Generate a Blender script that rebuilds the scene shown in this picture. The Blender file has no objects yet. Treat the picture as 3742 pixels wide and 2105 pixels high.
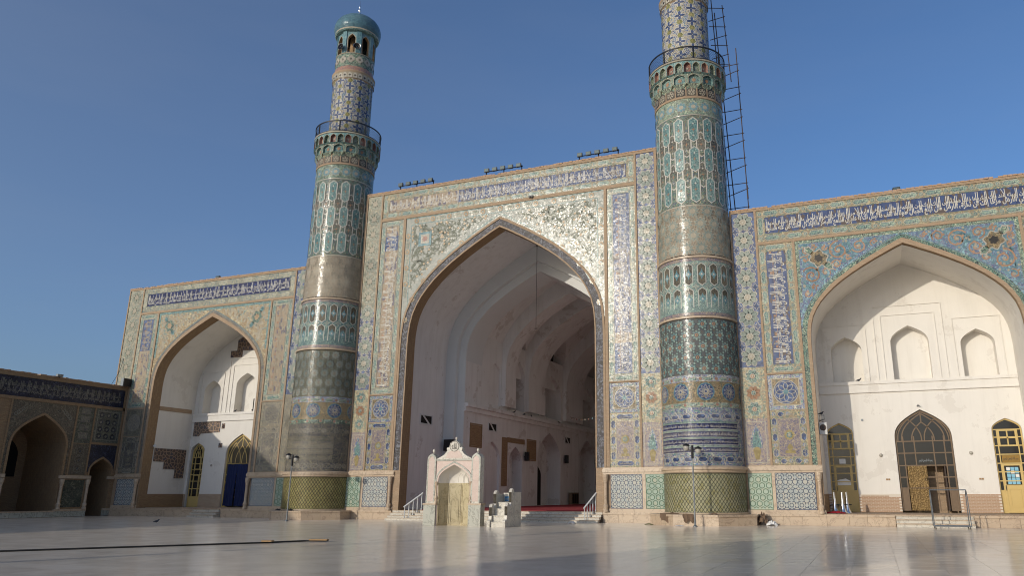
import bpy, math, random
from mathutils import Vector
PI = math.pi
RND = random.Random(11)
SC = bpy.context.scene
COL = SC.collection
# ------------------------------------------------------------------ camera
cam = bpy.data.cameras.new('camera'); camo = bpy.data.objects.new('camera', cam); COL.objects.link(camo)
camo.location = (24.07, -47.23, 1.75); camo.rotation_euler = (PI/2+0.268, 0, 0.3692)
cam.sensor_width = 36; cam.lens = 26.43; cam.shift_x = -0.059; cam.clip_end = 3000
SC.camera = camo
# ------------------------------------------------------------------ sky, sun, exposure
SUN = Vector((-0.40, -1.0, 0.285)).normalized()
EL = math.asin(SUN.z); AZ = math.atan2(SUN.x, SUN.y)
w = bpy.data.worlds.new('World'); SC.world = w; w.use_nodes = True
nt = w.node_tree; bg = nt.nodes['Background']
sky = nt.nodes.new('ShaderNodeTexSky'); sky.sky_type = 'NISHITA'; sky.sun_disc = False
sky.sun_elevation = EL; sky.sun_rotation = AZ; sky.altitude = 900; sky.air_density = 1.0; sky.dust_density = 6.0; sky.ozone_density = 5.0
# thin uneven haze all round the sky
tc = nt.nodes.new('ShaderNodeTexCoord'); mp = nt.nodes.new('ShaderNodeMapping'); mp.inputs['Scale'].default_value = (1.2, 1.2, 5.0); mp.inputs['Rotation'].default_value = (0.25, 0.1, 0)
nz = nt.nodes.new('ShaderNodeTexNoise'); nz.inputs['Scale'].default_value = 1.3; nz.inputs['Detail'].default_value = 5; nz.inputs['Roughness'].default_value = 0.55
hz = nt.nodes.new('ShaderNodeMapRange'); hz.inputs[1].default_value = 0.42; hz.inputs[2].default_value = 0.75; hz.inputs[3].default_value = 0.0; hz.inputs[4].default_value = 0.08
dv = nt.nodes.new('ShaderNodeVectorMath'); dv.operation = 'DOT_PRODUCT'; dv.inputs[1].default_value = (SUN.x/math.hypot(SUN.x, SUN.y), SUN.y/math.hypot(SUN.x, SUN.y), -0.75)
h2 = nt.nodes.new('ShaderNodeMapRange'); h2.inputs[1].default_value = -1.25; h2.inputs[2].default_value = 0.0; h2.inputs[3].default_value = 0.0; h2.inputs[4].default_value = 0.20
ad = nt.nodes.new('ShaderNodeMath'); ad.operation = 'ADD'
hm = nt.nodes.new('ShaderNodeMix'); hm.data_type = 'RGBA'; hm.inputs[7].default_value = (2.15, 2.3, 2.6, 1)
for a, b in ((tc.outputs['Generated'], mp.inputs[0]), (mp.outputs[0], nz.inputs['Vector']), (nz.outputs[0], hz.inputs[0]), (tc.outputs['Generated'], dv.inputs[0]), (dv.outputs['Value'], h2.inputs[0]), (h2.outputs[0], ad.inputs[0]), (hz.outputs[0], ad.inputs[1]), (ad.outputs[0], hm.inputs[0]), (sky.outputs[0], hm.inputs[6]), (hm.outputs[2], bg.inputs[0])): nt.links.new(a, b); bg.inputs[1].default_value = 0.15
sl = bpy.data.lights.new('sun', 'SUN'); sl.energy = 2.0; sl.angle = math.radians(0.53); sl.color = (1.0, 0.91, 0.77)
so = bpy.data.objects.new('sun', sl); COL.objects.link(so); so.rotation_euler = SUN.to_track_quat('Z', 'Y').to_euler(); so.location = SUN*200
SC.view_settings.view_transform = 'Standard'; SC.view_settings.look = 'None'; SC.view_settings.gamma = 1; SC.view_settings.exposure = 0.08; SC.cycles.filter_width = 1.05
# ------------------------------------------------------------------ materials
def lin(h):
    return tuple((v/12.92 if v <= 0.04045 else ((v+0.055)/1.055)**2.4) for v in (int(h[i:i+2], 16)/255 for i in (0, 2, 4)))
M = {}
class NT:
    def __init__(s, name):
        m = bpy.data.materials.new(name); m.use_nodes = True; s.m = m; s.t = m.node_tree; s.b = s.t.nodes['Principled BSDF']; M[name] = m
    def n(s, typ, **kw):
        nd = s.t.nodes.new('ShaderNode'+typ)
        for k, v in kw.items():
            if k[0] == 'i' and k[1:].isdigit(): s.set(nd.inputs[int(k[1:])], v)
            elif k in nd.inputs.keys() if hasattr(nd.inputs, 'keys') else False: s.set(nd.inputs[k], v)
            else: setattr(nd, k, v)
        return nd
    def set(s, sock, v):
        if isinstance(v, bpy.types.NodeSocket): s.t.links.new(v, sock)
        elif isinstance(v, (tuple, list)) and len(v) == 3 and sock.type == 'RGBA': sock.default_value = (*v, 1)
        else: sock.default_value = v
    def mix(s, f, a, b, mode='MIX'):
        nd = s.t.nodes.new('ShaderNodeMix'); nd.data_type = 'RGBA'; nd.blend_type = mode; nd.clamp_factor = True
        s.set(nd.inputs[0], f); s.set(nd.inputs[6], a); s.set(nd.inputs[7], b); return nd.outputs[2]
    def math(s, op, a, b=0.5, c=None):
        nd = s.t.nodes.new('ShaderNodeMath'); nd.operation = op; s.set(nd.inputs[0], a); s.set(nd.inputs[1], b)
        if c is not None: s.set(nd.inputs[2], c)
        return nd.outputs[0]
    def vm(s, op, a, b=None, sc=None):
        nd = s.t.nodes.new('ShaderNodeVectorMath'); nd.operation = op; s.set(nd.inputs[0], a)
        if b is not None: s.set(nd.inputs[1], b)
        if sc is not None: s.set(nd.inputs[3], sc)
        return nd.outputs[0]
    def ramp(s, f, stops, const=False):
        nd = s.t.nodes.new('ShaderNodeValToRGB'); r = nd.color_ramp; r.interpolation = 'CONSTANT' if const else 'LINEAR'
        while len(r.elements) < len(stops): r.elements.new(0.5)
        for e, (p, c) in zip(r.elements, stops): e.position = p; e.color = (*c, 1)
        s.t.links.new(f, nd.inputs[0]); return nd.outputs[0]
    def uv(s, sx=1, sy=1):
        u = s.n('UVMap').outputs[0]
        return s.vm('MULTIPLY', u, (sx, sy, 1)) if (sx, sy) != (1, 1) else u
    def noise(s, v, scale, detail=3, rough=0.55, dist=0, dim='3D'):
        nd = s.n('TexNoise', noise_dimensions=dim); s.set(nd.inputs['Vector'], v); nd.inputs['Scale'].default_value = scale
        nd.inputs['Detail'].default_value = detail; nd.inputs['Roughness'].default_value = rough; nd.inputs['Distortion'].default_value = dist
        return nd.outputs[0]
    def voro(s, v, scale, feat='F1', rnd=1.0):
        nd = s.n('TexVoronoi', voronoi_dimensions='2D', feature=feat); s.set(nd.inputs['Vector'], v); nd.inputs['Scale'].default_value = scale
        nd.inputs['Randomness'].default_value = rnd; return nd
    def pos(s): return s.n('NewGeometry').outputs['Position']
    def bump(s, h, strength=0.3, dist=0.02):
        nd = s.n('Bump'); nd.inputs['Strength'].default_value = strength; nd.inputs['Distance'].default_value = dist; s.set(nd.inputs['Height'], h)
        s.set(s.b.inputs['Normal'], nd.outputs[0])
DUST = lin('a79c8c')
def grey(c, k=0.26):
    y = .25*c[0]+.6*c[1]+.15*c[2]; return tuple(v+(y-v)*k for v in c)
def glaze(name, cols, scale=7, line=None, lw=0.06, rough=0.23, jit=0.065, sx=1, sy=1, dust=0.12, vine=None, rnd=1.0, dots=None, patch=None, spec=0.21, desat=0.22):
    """glazed tile mosaic: cells of colour, joints, curling stems, dust; each cell tilts a little and so glints on its own"""
    t = NT(name); cols = [grey(lin(c), desat) for c in cols]; uv = t.uv(sx, sy)
    vo = t.voro(uv, scale, rnd=rnd); cc = vo.outputs['Color']
    sep = t.n('SeparateColor'); t.set(sep.inputs[0], cc)
    if len(cols) > 1: c = t.ramp(sep.outputs[0], [(i/len(cols), k) for i, k in enumerate(cols)], True)
    else:
        c = t.mix(sep.outputs[0], tuple(x*0.82 for x in cols[0]), tuple(min(1, x*1.12) for x in cols[0]))
    if dots: c = t.mix(t.math('LESS_THAN', vo.outputs['Distance'], dots[1]), c, lin(dots[0]))
    if vine:
        nz = t.noise(uv, vine[1], 1.5, 0.5, 1.2, '2D')
        c = t.mix(t.math('LESS_THAN', t.math('ABSOLUTE', t.math('SUBTRACT', nz, 0.5)), vine[2] if len(vine) > 2 else 0.025), c, lin(vine[0]))
    if line:
        e = t.voro(uv, scale, 'DISTANCE_TO_EDGE', rnd).outputs['Distance']
        c = t.mix(t.math('LESS_THAN', e, lw), c, lin(line))
    if patch:
        pf = t.math('GREATER_THAN', t.noise(t.uv(), patch[1], 2, 0.5), patch[2])
        c = t.mix(pf, c, t.mix(0.75, c, lin(patch[0])))
    ds = t.noise(t.uv(), 0.9, 4, 0.65)
    c = t.mix(t.math('MULTIPLY', t.math('SUBTRACT', ds, 0.25), dust*2.2), c, DUST)
    orr = t.n('ObjectInfo').outputs['Random']
    c = t.mix(t.math('MULTIPLY', orr, 0.30), c, t.mix(0.6, c, DUST)); c = t.mix(1.0, c, t.ramp(orr, [(0, (.84, .84, .84)), (1, (1.10, 1.10, 1.08))]), 'MULTIPLY')
    t.set(t.b.inputs['Base Color'], c)
    t.set(t.b.inputs['Roughness'], t.math('MULTIPLY_ADD', sep.outputs[2], 0.08, rough-0.035))
    t.b.inputs['Specular IOR Level'].default_value = spec
    nv = t.n('NewGeometry').outputs['Normal']
    fine = t.n('TexNoise', noise_dimensions='2D'); t.set(fine.inputs['Vector'], t.uv()); fine.inputs['Scale'].default_value = 2.2; fine.inputs['Detail'].default_value = 2
    v2 = t.voro(t.uv(), 15).outputs['Color']
    j = t.vm('ADD', t.vm('SCALE', t.vm('SUBTRACT', v2, (0.5, 0.5, 0.5)), sc=jit), t.vm('SCALE', t.vm('SUBTRACT', cc, (0.5, 0.5, 0.5)), sc=jit*.45))
    j2 = t.vm('SCALE', t.vm('SUBTRACT', fine.outputs[1], (0.5, 0.5, 0.5)), sc=0.035)
    t.set(t.b.inputs['Normal'], t.vm('NORMALIZE', t.vm('ADD', t.vm('ADD', nv, j), j2)))
    return t.m
def plain(name, col, rough=0.6, var=0.12, scale=1.5, metal=0, bump=0.15, bs=20, bd=0.01, stain=None, spec=None, streak=0):
    t = NT(name); p = t.pos(); c0 = lin(col) if isinstance(col, str) else col
    c = t.mix(t.noise(p, scale, 5, 0.6), tuple(x*(1-var) for x in c0), tuple(min(1, x*(1+var)) for x in c0))
    if stain:
        c = t.mix(t.math('MULTIPLY', t.math('GREATER_THAN', t.noise(p, stain[1], 5, 0.7), stain[2]), stain[3]), c, lin(stain[0]))
    t.set(t.b.inputs['Base Color'], c); t.b.inputs['Roughness'].default_value = rough; t.b.inputs['Metallic'].default_value = metal
    if spec is not None: t.b.inputs['Specular IOR Level'].default_value = spec
    if streak:
        sn = t.noise(t.vm('MULTIPLY', p, (1.6, 1.6, 0.12)), 1.1, 5, 0.7); c = t.mix(t.math('MULTIPLY', t.math('SUBTRACT', sn, 0.48), streak), c, lin('8f8272')); t.set(t.b.inputs['Base Color'], c)
    if bump: t.bump(t.noise(p, bs, 4, 0.6), bump, bd)
    return t.m
def brickmat(name, a, b, mortar, bw=0.26, bh=0.075, ms=0.010, rough=0.85):
    t = NT(name); uv = t.uv()
    br = t.n('TexBrick'); t.set(br.inputs['Vector'], uv); br.inputs['Scale'].default_value = 1; br.inputs['Brick Width'].default_value = bw; br.inputs['Row Height'].default_value = bh
    br.inputs['Mortar Size'].default_value = ms; t.set(br.inputs['Color1'], lin(a)); t.set(br.inputs['Color2'], lin(b)); t.set(br.inputs['Mortar'], lin(mortar))
    c = t.mix(t.math('MULTIPLY', t.noise(uv, 1.3, 4, 0.6), 0.35), br.outputs[0], lin('94846e'))
    t.set(t.b.inputs['Base Color'], c); t.b.inputs['Roughness'].default_value = rough
    t.bump(t.math('SUBTRACT', 1.0, br.outputs[1]), 0.5, 0.008)
    return t.m
brickmat('brick_buff', 'b0967a', 'a3876b', '8f7d68')
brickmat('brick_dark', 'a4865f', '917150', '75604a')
brickmat('brick_dado', 'b09880', '9c8168', 'bfb19c')
plain('mortar', 'd0c6b6', 0.9, 0.1, bump=0)
plain('brick_rust', 'ad9077', 0.85, 0.18, 9)
plain('plaster', 'deD9d0', 0.75, 0.05, 0.8, bump=0.12, bs=6, bd=0.02, stain=('b7aea2', 0.5, 0.60, 0.22), streak=0.45)
plain('plaster_hall', 'dcdad8', 0.8, 0.10, 0.5, bump=0.2, bs=5, bd=0.03, stain=('a89a8e', 0.45, 0.6, 0.35), streak=0.8)
plain('plaster_blue', 'cfd0cf', 0.7, 0.05, 0.5, bump=0.1, bs=5, bd=0.02)
plain('dark_void', '16120f', 0.9, 0.1, bump=0)  # near-black colour painted in openings for their unlit depth
plain('black_metal', '17171a', 0.45, 0.2, 4, bump=0)
plain('grey_metal', '7b8083', 0.45, 0.12, 3, metal=0.6, bump=0)
plain('rust_metal', '564943', 0.7, 0.3, 3, metal=0.4, bump=0)
plain('steel', 'b9babb', 0.3, 0.1, 5, metal=0.9, bump=0)
plain('chrome', 'd8dadc', 0.15, 0.05, 5, metal=1.0, bump=0)
plain('yellow_paint', 'c4aa6c', 0.5, 0.08, 2, bump=0.05)
plain('old_paint', '6e5a44', 0.6, 0.2, 6, bump=0.1)
plain('white_paint', 'c9c9c6', 0.5, 0.06, 2, bump=0.05)
plain('carpet_red', '8e1420', 0.95, 0.25, 6, bump=0.4, bs=60)
plain('cloth_blue', '0f1f4a', 0.9, 0.2, 1.5, bump=0.3, bs=40)
plain('cloth_brown', '6e5a48', 0.95, 0.25, 3, bump=0.4, bs=30)
plain('plastic_bag', 'd9d7d2', 0.4, 0.1, 6, bump=0.3, bs=15)
plain('paper', 'dcdcd8', 0.8, 0.04, bump=0)
plain('paper_blue', '7fb4cc', 0.6, 0.15, 9, bump=0)
plain('sign_blue', '2f6f9c', 0.4, 0.2, 8, bump=0)
plain('sign_ochre', '8a6a25', 0.5, 0.2, 8, bump=0)
plain('dark_wood', '3a2a1f', 0.6, 0.2, 5, bump=0.1)
plain('wood', '9a7b55', 0.75, 0.2, 5, bump=0.2)
plain('bird_grey', '3a3c42', 0.8, 0.25, 20, bump=0)
plain('rubber', '1b1a19', 0.8, 0.1, bump=0)
plain('globe', 'a9a498', 0.35, 0.05, bump=0)
t = NT('glass'); t.b.inputs['Base Color'].default_value = (0.018, 0.017, 0.016, 1); t.b.inputs['Roughness'].default_value = 0.12
t.bump(t.noise(t.pos(), 2.5, 2), 0.06, 0.05)
t = NT('glass_dusty'); t.set(t.b.inputs['Base Color'], t.mix(t.noise(t.pos(), 1.2, 4), lin('3a352c'), lin('6a604d'))); t.b.inputs['Roughness'].default_value = 0.35
t = NT('lens'); t.set(t.b.inputs['Base Color'], lin('59625d')); t.b.inputs['Roughness'].default_value = 0.1; t.b.inputs['Metallic'].default_value = 0.5
t = NT('brass'); p = t.pos(); vo = t.n('TexVoronoi'); t.set(vo.inputs['Vector'], p); vo.inputs['Scale'].default_value = 14
t.set(t.b.inputs['Base Color'], t.mix(t.noise(p, 5, 4), lin('4f3f26'), lin('94794c'))); t.b.inputs['Metallic'].default_value = 0.6; t.b.inputs['Roughness'].default_value = 0.5
t.bump(vo.outputs['Distance'], 0.8, 0.03)
def marble(name, a, b, vein, rough=0.25, scale=1.0, vs=0.5, lo=0.02):
    t = NT(name); p = t.pos(); oi = t.n('ObjectInfo').outputs['Random']
    q = t.vm('ADD', p, t.vm('SCALE', (3.1, 7.7, 5.3), sc=t.math('MULTIPLY', oi, 9.0)))
    c = t.mix(t.noise(q, scale, 4, 0.6), lin(a), lin(b))
    v = t.math('ABSOLUTE', t.math('SUBTRACT', t.noise(q, scale*1.1, 4, 0.6, 1.5), 0.5))
    c = t.mix(t.math('MULTIPLY', t.math('LESS_THAN', v, lo), vs), c, lin(vein))
    c = t.mix(t.math('MULTIPLY', oi, 0.22), c, lin('8d8071'))
    t.set(t.b.inputs['Base Color'], c); t.b.inputs['Roughness'].default_value = rough
    t.bump(t.noise(q, 6, 4), 0.06, 0.02)
    return t.m
marble('marble_cream', 'cbb99f', 'b39a80', '8f7a68', 0.35)
marble('marble_pink', 'cdb8ac', 'bfa497', 'd8cdbd', 0.4, 4, 0.35)
marble('marble_white', 'd8d3c6', 'c0b9aa', '8a8478', 0.4, 1.5, 0.5)
marble('marble_onyx', 'cdc2a2', 'b8aa85', '857758', 0.3, 1.2, 0.4, 0.02)
marble('marble_grey', 'bcb9ab', '9ea398', '6f7369', 0.35, 1.5, 0.6, 0.03)
# polished courtyard paving
t = NT('paving'); p = t.pos(); oi = t.n('ObjectInfo').outputs['Random']
at = t.n('Attribute', attribute_name='tone').outputs['Fac']
c = t.mix(t.noise(p, 0.35, 5, 0.65), lin('f2e4cf'), lin('e6d6c0'))
c = t.mix(t.math('MULTIPLY', at, 0.4), c, lin('d8c9b4'))
stv = t.vm('MULTIPLY', p, (0.35, 1.6, 1))
c = t.mix(t.math('MULTIPLY', t.math('GREATER_THAN', t.noise(stv, 0.9, 5, 0.7), 0.61), 0.20), c, lin('c2b299'))
t.set(t.b.inputs['Base Color'], c)
t.set(t.b.inputs['Roughness'], t.math('MULTIPLY_ADD', t.noise(p, 0.8, 4, 0.6), 0.18, 0.10))
t.b.inputs['Specular IOR Level'].default_value = 0.42
t.bump(t.math('ADD', t.noise(p, 1.6, 3), t.math('MULTIPLY', t.noise(p, 14, 2), 0.12)), 0.10, 0.02)
plain('joint', 'b5a896', 0.9, 0.1, bump=0)
# tile work
glaze('g_white', ['b0a998'], 6, dust=0.15, jit=0.08)
glaze('g_letter', ['c6c1b4'], 6, dust=0.08, jit=0.08)
glaze('g_cream', ['a39880'], 6, dust=0.15, jit=0.1)
glaze('g_sage', ['6d8078', '798a80', '5e756e'], 9, 'a5a79a', 0.05)
glaze('g_green', ['386a6c', '457778', '2f585c', '5b7d76'], 9, '9dada0', 0.045, vine=('b8c8a6', 5, 0.02))
glaze('g_teal', ['24606a', '2f747c', '1c4f5a'], 9, '9fc0b4', 0.03, vine=('a9c9bc', 6, 0.02))
glaze('g_cobalt', ['2f4c80', '27416e', '3d5f92'], 6, dust=0.06)
glaze('g_navy', ['141d4a', '1a2558'], 6, dust=0.06, vine=('3c4f8c', 4, 0.02))
glaze('g_turq', ['4c8490', '5a9199', '427884'], 8, dust=0.1)
glaze('g_buff', ['b3905f', 'a98657', 'bf9c70'], 8, dust=0.15)
glaze('g_orange', ['a87850', '9a6c46'], 8)
glaze('g_gold', ['9f8c44', '8f7c3a'], 8)
glaze('g_black', ['1c1b1c', '26221f'], 8)
glaze('g_olive', ['6d7020', '7d7f2a', '5c6424'], 9)
glaze('g_rose', ['8a4a44', '9a5a4a', '6a4058'], 12, 'b9a58c', 0.05)
glaze('g_purple', ['59527c', '6a5f80', '4b4a74', '7d6a70'], 11, 'a3957f', 0.06, vine=('b8a88a', 6, 0.03), dust=0.18)
glaze('m_blue', ['24408a', '3c6aa8', '1d2f72', '2a7a80'], 10, 'b9b8a6', 0.05, vine=('c8c2ae', 5, 0.03))
glaze('m_spandrel', ['9b9e92', 'a3a294', '91988d'], 7, dust=0.08, jit=0.07, rough=0.23)
glaze('g_stem', ['4a5a44', '56624a', '3f5244'], 6, jit=0.09, rough=0.17)
glaze('m_pale', ['93937d', '9b967f', '848e79'], 8, '66746a', 0.035, vine=('64756a', 3.0, 0.03), jit=0.12)
glaze('m_buffscroll', ['a98a5e', 'b3935f', '9c8056'], 9, dust=0.1, vine=('d0c4a0', 3.2, 0.04), dots=('4b7a6c', 0.12))
glaze('m_bluescroll', ['4a6490', '3d5886', '5b7598', '4a7486'], 8, dust=0.16, vine=('86b4bc', 4, 0.025), dots=('c98a5a', 0.10))
glaze('m_tealdark', ['1d4a48', '23333a', '2c6a5c'], 9, '93a894', 0.05, vine=('b5bfa2', 5, 0.03))
glaze('m_border', ['8d7f62', '808468', '947f60', '5f7a70'], 10, dust=0.1, vine=('b9ad8a', 4, 0.04))
glaze('m_borderpale', ['86877a', '8e8a78', '76857a', '5f7b7c'], 10, dust=0.15, vine=('b5b194', 4, 0.04))
glaze('m_kufic', ['2d487c', '263f70', '5a4c4a', '325084'], 5, dust=0.08, sx=1.6, sy=0.7)
glaze('m_kuficold', ['a08968', '9a8264', '5a5468', 'a48c6a', '8d7a60'], 4, dust=0.2, sx=1.6, sy=0.7)
glaze('m_old', ['5f5a4c', '6b6553', '4d5650', '3f4a48'], 9, '8a8068', 0.05, vine=('8f876f', 5, 0.03), dust=0.3, rough=0.4)
glaze('m_oldblue', ['33384f', '4a4a50', '2c3a48', '55504a'], 9, '86806c', 0.04, vine=('8d876f', 5, 0.03), dust=0.25, rough=0.4)
glaze('m_brown', ['46332f', '543c36', '40323a', '34344c'], 3.2, '9c7f68', 0.09, dust=0.1, rough=0.45)
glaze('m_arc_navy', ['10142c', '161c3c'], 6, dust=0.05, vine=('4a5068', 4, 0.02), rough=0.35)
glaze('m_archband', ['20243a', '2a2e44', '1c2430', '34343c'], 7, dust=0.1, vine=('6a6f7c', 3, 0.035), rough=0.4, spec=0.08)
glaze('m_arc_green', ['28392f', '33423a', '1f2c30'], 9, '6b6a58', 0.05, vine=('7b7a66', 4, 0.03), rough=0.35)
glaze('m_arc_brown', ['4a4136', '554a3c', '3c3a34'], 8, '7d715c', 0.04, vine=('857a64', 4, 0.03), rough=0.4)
glaze('g_arcwhite', ['8d8879'], 6, dust=0.1)
glaze('b_hexfill', ['123c46', '1b5a58', '3c3430', '24486a', '2a6a5e'], 11, '8f9a84', 0.045, vine=('b9b294', 5, 0.02), jit=0.07, rough=0.2)
glaze('b_hexdark', ['2b2220', '3a2a24', '201c20', '4a3a20'], 12, '8a8a70', 0.05, jit=0.07, rough=0.2)
glaze('b_hexpale', ['486f74', '557c80', '3f6468'], 10, '86a294', 0.035, vine=('9db5a4', 4, 0.03), jit=0.07, rough=0.2)
glaze('b_white', ['94826a', '8a7c68', '7e7a6a'], 9, 'c2b49a', 0.07, jit=0.07, rough=0.2)
glaze('b_star', ['33424e', '3a4650', '2f4a50', '46433e'], 8, dust=0.08, jit=0.07, rough=0.2)
glaze('b_staro', ['4f5236', '5b5a40', '444a38'], 8, dust=0.15, jit=0.10, rough=0.24)
glaze('b_gridblue', ['2f5590', '27487c', '3a6f92', '8a8272', '9c917a'], 8, 'c8c2b2', 0.07, jit=0.1, rough=0.22)
glaze('b_yellow', ['a3953e', '98893a', 'ada24a'], 5, dust=0.12, jit=0.07, rough=0.22)
glaze('b_yellowpale', ['b3ae7c', 'a8a678', 'a39c5a'], 5, dust=0.12, jit=0.07, rough=0.22)
glaze('b_goldmos', ['5f4c30', '6d5636', '3a3a30', '7a6440', '2a4a46'], 11, 'a08c68', 0.05, vine=('c0a878', 6, 0.02))
glaze('d_white', ['b6bab0', 'a9b3b0', 'bfbdae'], 5, dust=0.08, jit=0.06)
glaze('d_green', ['93b09d', 'a0b9a6', 'a9b49c'], 5, dust=0.08, jit=0.06)
glaze('d_lineblue', ['2a3d66'], 6, jit=0.05); glaze('d_linegreen', ['2c6a4c'], 6, jit=0.05); glaze('d_linedark', ['343a26'], 6, jit=0.05)
glaze('g_dome', ['3c7486', '467f8e', '36697c', '41778c'], 6, '335f70', 0.04, sy=1.6, jit=0.10, rough=0.22, dust=0.12)
glaze('b_hexdark2', ['33303c', '3d3434', '2a3440', '4a4038'], 11, '7f8878', 0.05, vine=('9a9880', 5, 0.025), jit=0.07, rough=0.2)
# ------------------------------------------------------------------ mesh helpers
ORG = {}
class Surf:
    """a surface to lay tile work on: s along it, t up, o out of it"""
    def __init__(s, fn, rot=(0, 0, 0)): s.fn = fn; s.rot = rot
    def __call__(s, a, b, o=0.0): return s.fn(a, b, o)
def flat(y=0.0): return Surf(lambda s, t, o: (s, y-o, t))
FAC = flat(0.0)
def side(x, sign=1): return Surf(lambda s, t, o: (x+sign*o, s, t), (0, 0, PI/2*sign))
def cyl(cx, R): return Surf(lambda s, t, o: (cx+(R+o)*math.sin(s/R), -(R+o)*math.cos(s/R), t))
class MB:
    def __init__(s, *mats): s.v = []; s.f = []; s.m = []; s.u = []; s.mats = mats; s.tone = []
    def face(s, pts, m=0, uv=None):
        i = len(s.v); s.v.extend(pts); s.f.append(tuple(range(i, i+len(pts)))); s.m.append(m)
        if uv is None:
            a, b, c = Vector(pts[0]), Vector(pts[1]), Vector(pts[2]); n = (b-a).cross(c-a)
            if n.length < 1e-9 and len(pts) > 3: n = (c-a).cross(Vector(pts[3])-a)
            ax = [abs(q) for q in n]
            if ax[2] >= ax[0] and ax[2] >= ax[1]: uv = [(p[0], p[1]) for p in pts]
            elif ax[0] > ax[1]: uv = [(p[1], p[2]) for p in pts]
            else: uv = [(p[0], p[2]) for p in pts]
        s.u.extend(uv)
    def on(s, S, pts, m=0, o=0.0):                     # polygon on a surface
        s.face([S(a, b, o) for a, b in pts], m, list(pts))
    def plate(s, S, pts, m=0, o0=0.0, o1=0.02, me=None):    # polygon with a thickness
        s.on(S, pts, m, o1); n = len(pts)
        for i in range(n):
            a, b = pts[i], pts[(i+1) % n]
            s.face([S(*a, o0), S(*b, o0), S(*b, o1), S(*a, o1)], m if me is None else me)
    def rect(s, S, a0, a1, b0, b1, m=0, o0=0.0, o1=0.02): s.plate(S, [(a0, b0), (a1, b0), (a1, b1), (a0, b1)], m, o0, o1)
    def box(s, x0, x1, y0, y1, z0, z1, m=0):
        p = [(x, y, z) for z in (z0, z1) for y in (y0, y1) for x in (x0, x1)]
        for q in ((0, 1, 5, 4), (1, 3, 7, 5), (3, 2, 6, 7), (2, 0, 4, 6), (4, 5, 7, 6), (0, 2, 3, 1)): s.face([p[i] for i in q], m)
    def tube(s, pts, r, n=6, m=0, caps=True):
        pts = [Vector(p) for p in pts]; rings = []
        for i, p in enumerate(pts):
            d = (pts[min(i+1, len(pts)-1)]-pts[max(i-1, 0)]).normalized()
            a = d.cross(Vector((0, 0, 1)) if abs(d.z) < 0.9 else Vector((1, 0, 0))).normalized(); b = d.cross(a)
            rr = r[i] if isinstance(r, (list, tuple)) else r
            rings.append([tuple(p+rr*(math.cos(2*PI*k/n)*a+math.sin(2*PI*k/n)*b)) for k in range(n)])
        for A, B in zip(rings, rings[1:]):
            for k in range(n): s.face([A[k], A[(k+1) % n], B[(k+1) % n], B[k]], m)
        if caps: s.face(rings[0], m); s.face(rings[-1], m)
    def lathe(s, prof, n=32, c=(0, 0), m=0, a0=0.0, a1=2*PI, mm=None):
        for j, ((r0, z0), (r1, z1)) in enumerate(zip(prof, prof[1:])):
            for k in range(n):
                p, q = a0+(a1-a0)*k/n, a0+(a1-a0)*(k+1)/n
                P = lambda r, a, z: (c[0]+r*math.sin(a), c[1]-r*math.cos(a), z)
                rr = max(r0, r1, 0.05)
                pts = [P(r0, p, z0), P(r0, q, z0), P(r1, q, z1), P(r1, p, z1)]; uv = [(p*rr, z0), (q*rr, z0), (q*rr, z1), (p*rr, z1)]
                if r0 < 1e-6: pts, uv = pts[1:], uv[1:]
                elif r1 < 1e-6: pts, uv = pts[:3], uv[:3]
                s.face(pts, m if mm is None else mm[j], uv)
    def mesh(s, name, org=(0, 0, 0), smooth=False):
        me = bpy.data.meshes.new(name); o = org
        me.from_pydata([(p[0]-o[0], p[1]-o[1], p[2]-o[2]) for p in s.v], [], s.f)
        for k in s.mats: me.materials.append(M[k])
        me.polygons.foreach_set('material_index', s.m)
        ul = me.uv_layers.new(name='UVMap'); ul.data.foreach_set('uv', [c for p in s.u for c in p[:2]])
        if smooth: me.polygons.foreach_set('use_smooth', [True]*len(s.f))
        me.update(); return me
    def build(s, name, parent=None, smooth=False, org=None, kind=None):
        o = ORG[parent] if parent is not None else (org or (0, 0, 0))
        me = s.mesh(name, o, smooth)
        if smooth: weld(me)
        ob = bpy.data.objects.new(name, me); COL.objects.link(ob)
        if parent is not None: ob.parent = parent; ORG[ob] = o
        else: ob.location = o; ORG[ob] = o
        if kind: ob['kind'] = kind
        return ob
import bmesh
def weld(me):
    bm = bmesh.new(); bm.from_mesh(me); bmesh.ops.remove_doubles(bm, verts=bm.verts, dist=1e-4); bm.to_mesh(me); bm.free()
    me.set_sharp_from_angle(angle=math.radians(40))
def thing(name, label, cat, loc=(0, 0, 0), group=None):
    o = bpy.data.objects.new(name, None); COL.objects.link(o); o.location = loc; ORG[o] = tuple(loc); tag(o, label, cat, group); return o
def tag(o, label, cat, group=None):
    o['label'] = label; o['category'] = cat
    if group: o['group'] = group
    return o
LOOSE = ('rosette', 'star_tile', 'cartouche', 'hexagon_tile', 'cross_tile', 'leaf_tile')
def piece(name, me, parent, loc, rot=(0, 0, 0), scale=None):
    if name in LOOSE:
        if name in ('star_tile', 'cartouche') and RND.random() < .02: return None                 # a lost tile
        rot = (rot[0], rot[1]+RND.gauss(0, .012) if rot[2] == 0 else rot[1], rot[2]+(RND.gauss(0, .004) if rot[2] else 0))
        loc = (loc[0], loc[1], loc[2]+RND.gauss(0, .008))
    o = bpy.data.objects.new(name, me); COL.objects.link(o); o.parent = parent; g = ORG[parent]
    o.location = (loc[0]-g[0], loc[1]-g[1], loc[2]-g[2]); o.rotation_euler = rot; ORG[o] = tuple(loc)
    if scale: o.scale = scale
    return o
def setpiece(name, me, parent, S, s, t, roll=0.0, o=0.0):   # a shared tile laid on a flat surface
    return piece(name, me, parent, S(s, t, o), (0, roll, S.rot[2]))
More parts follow.
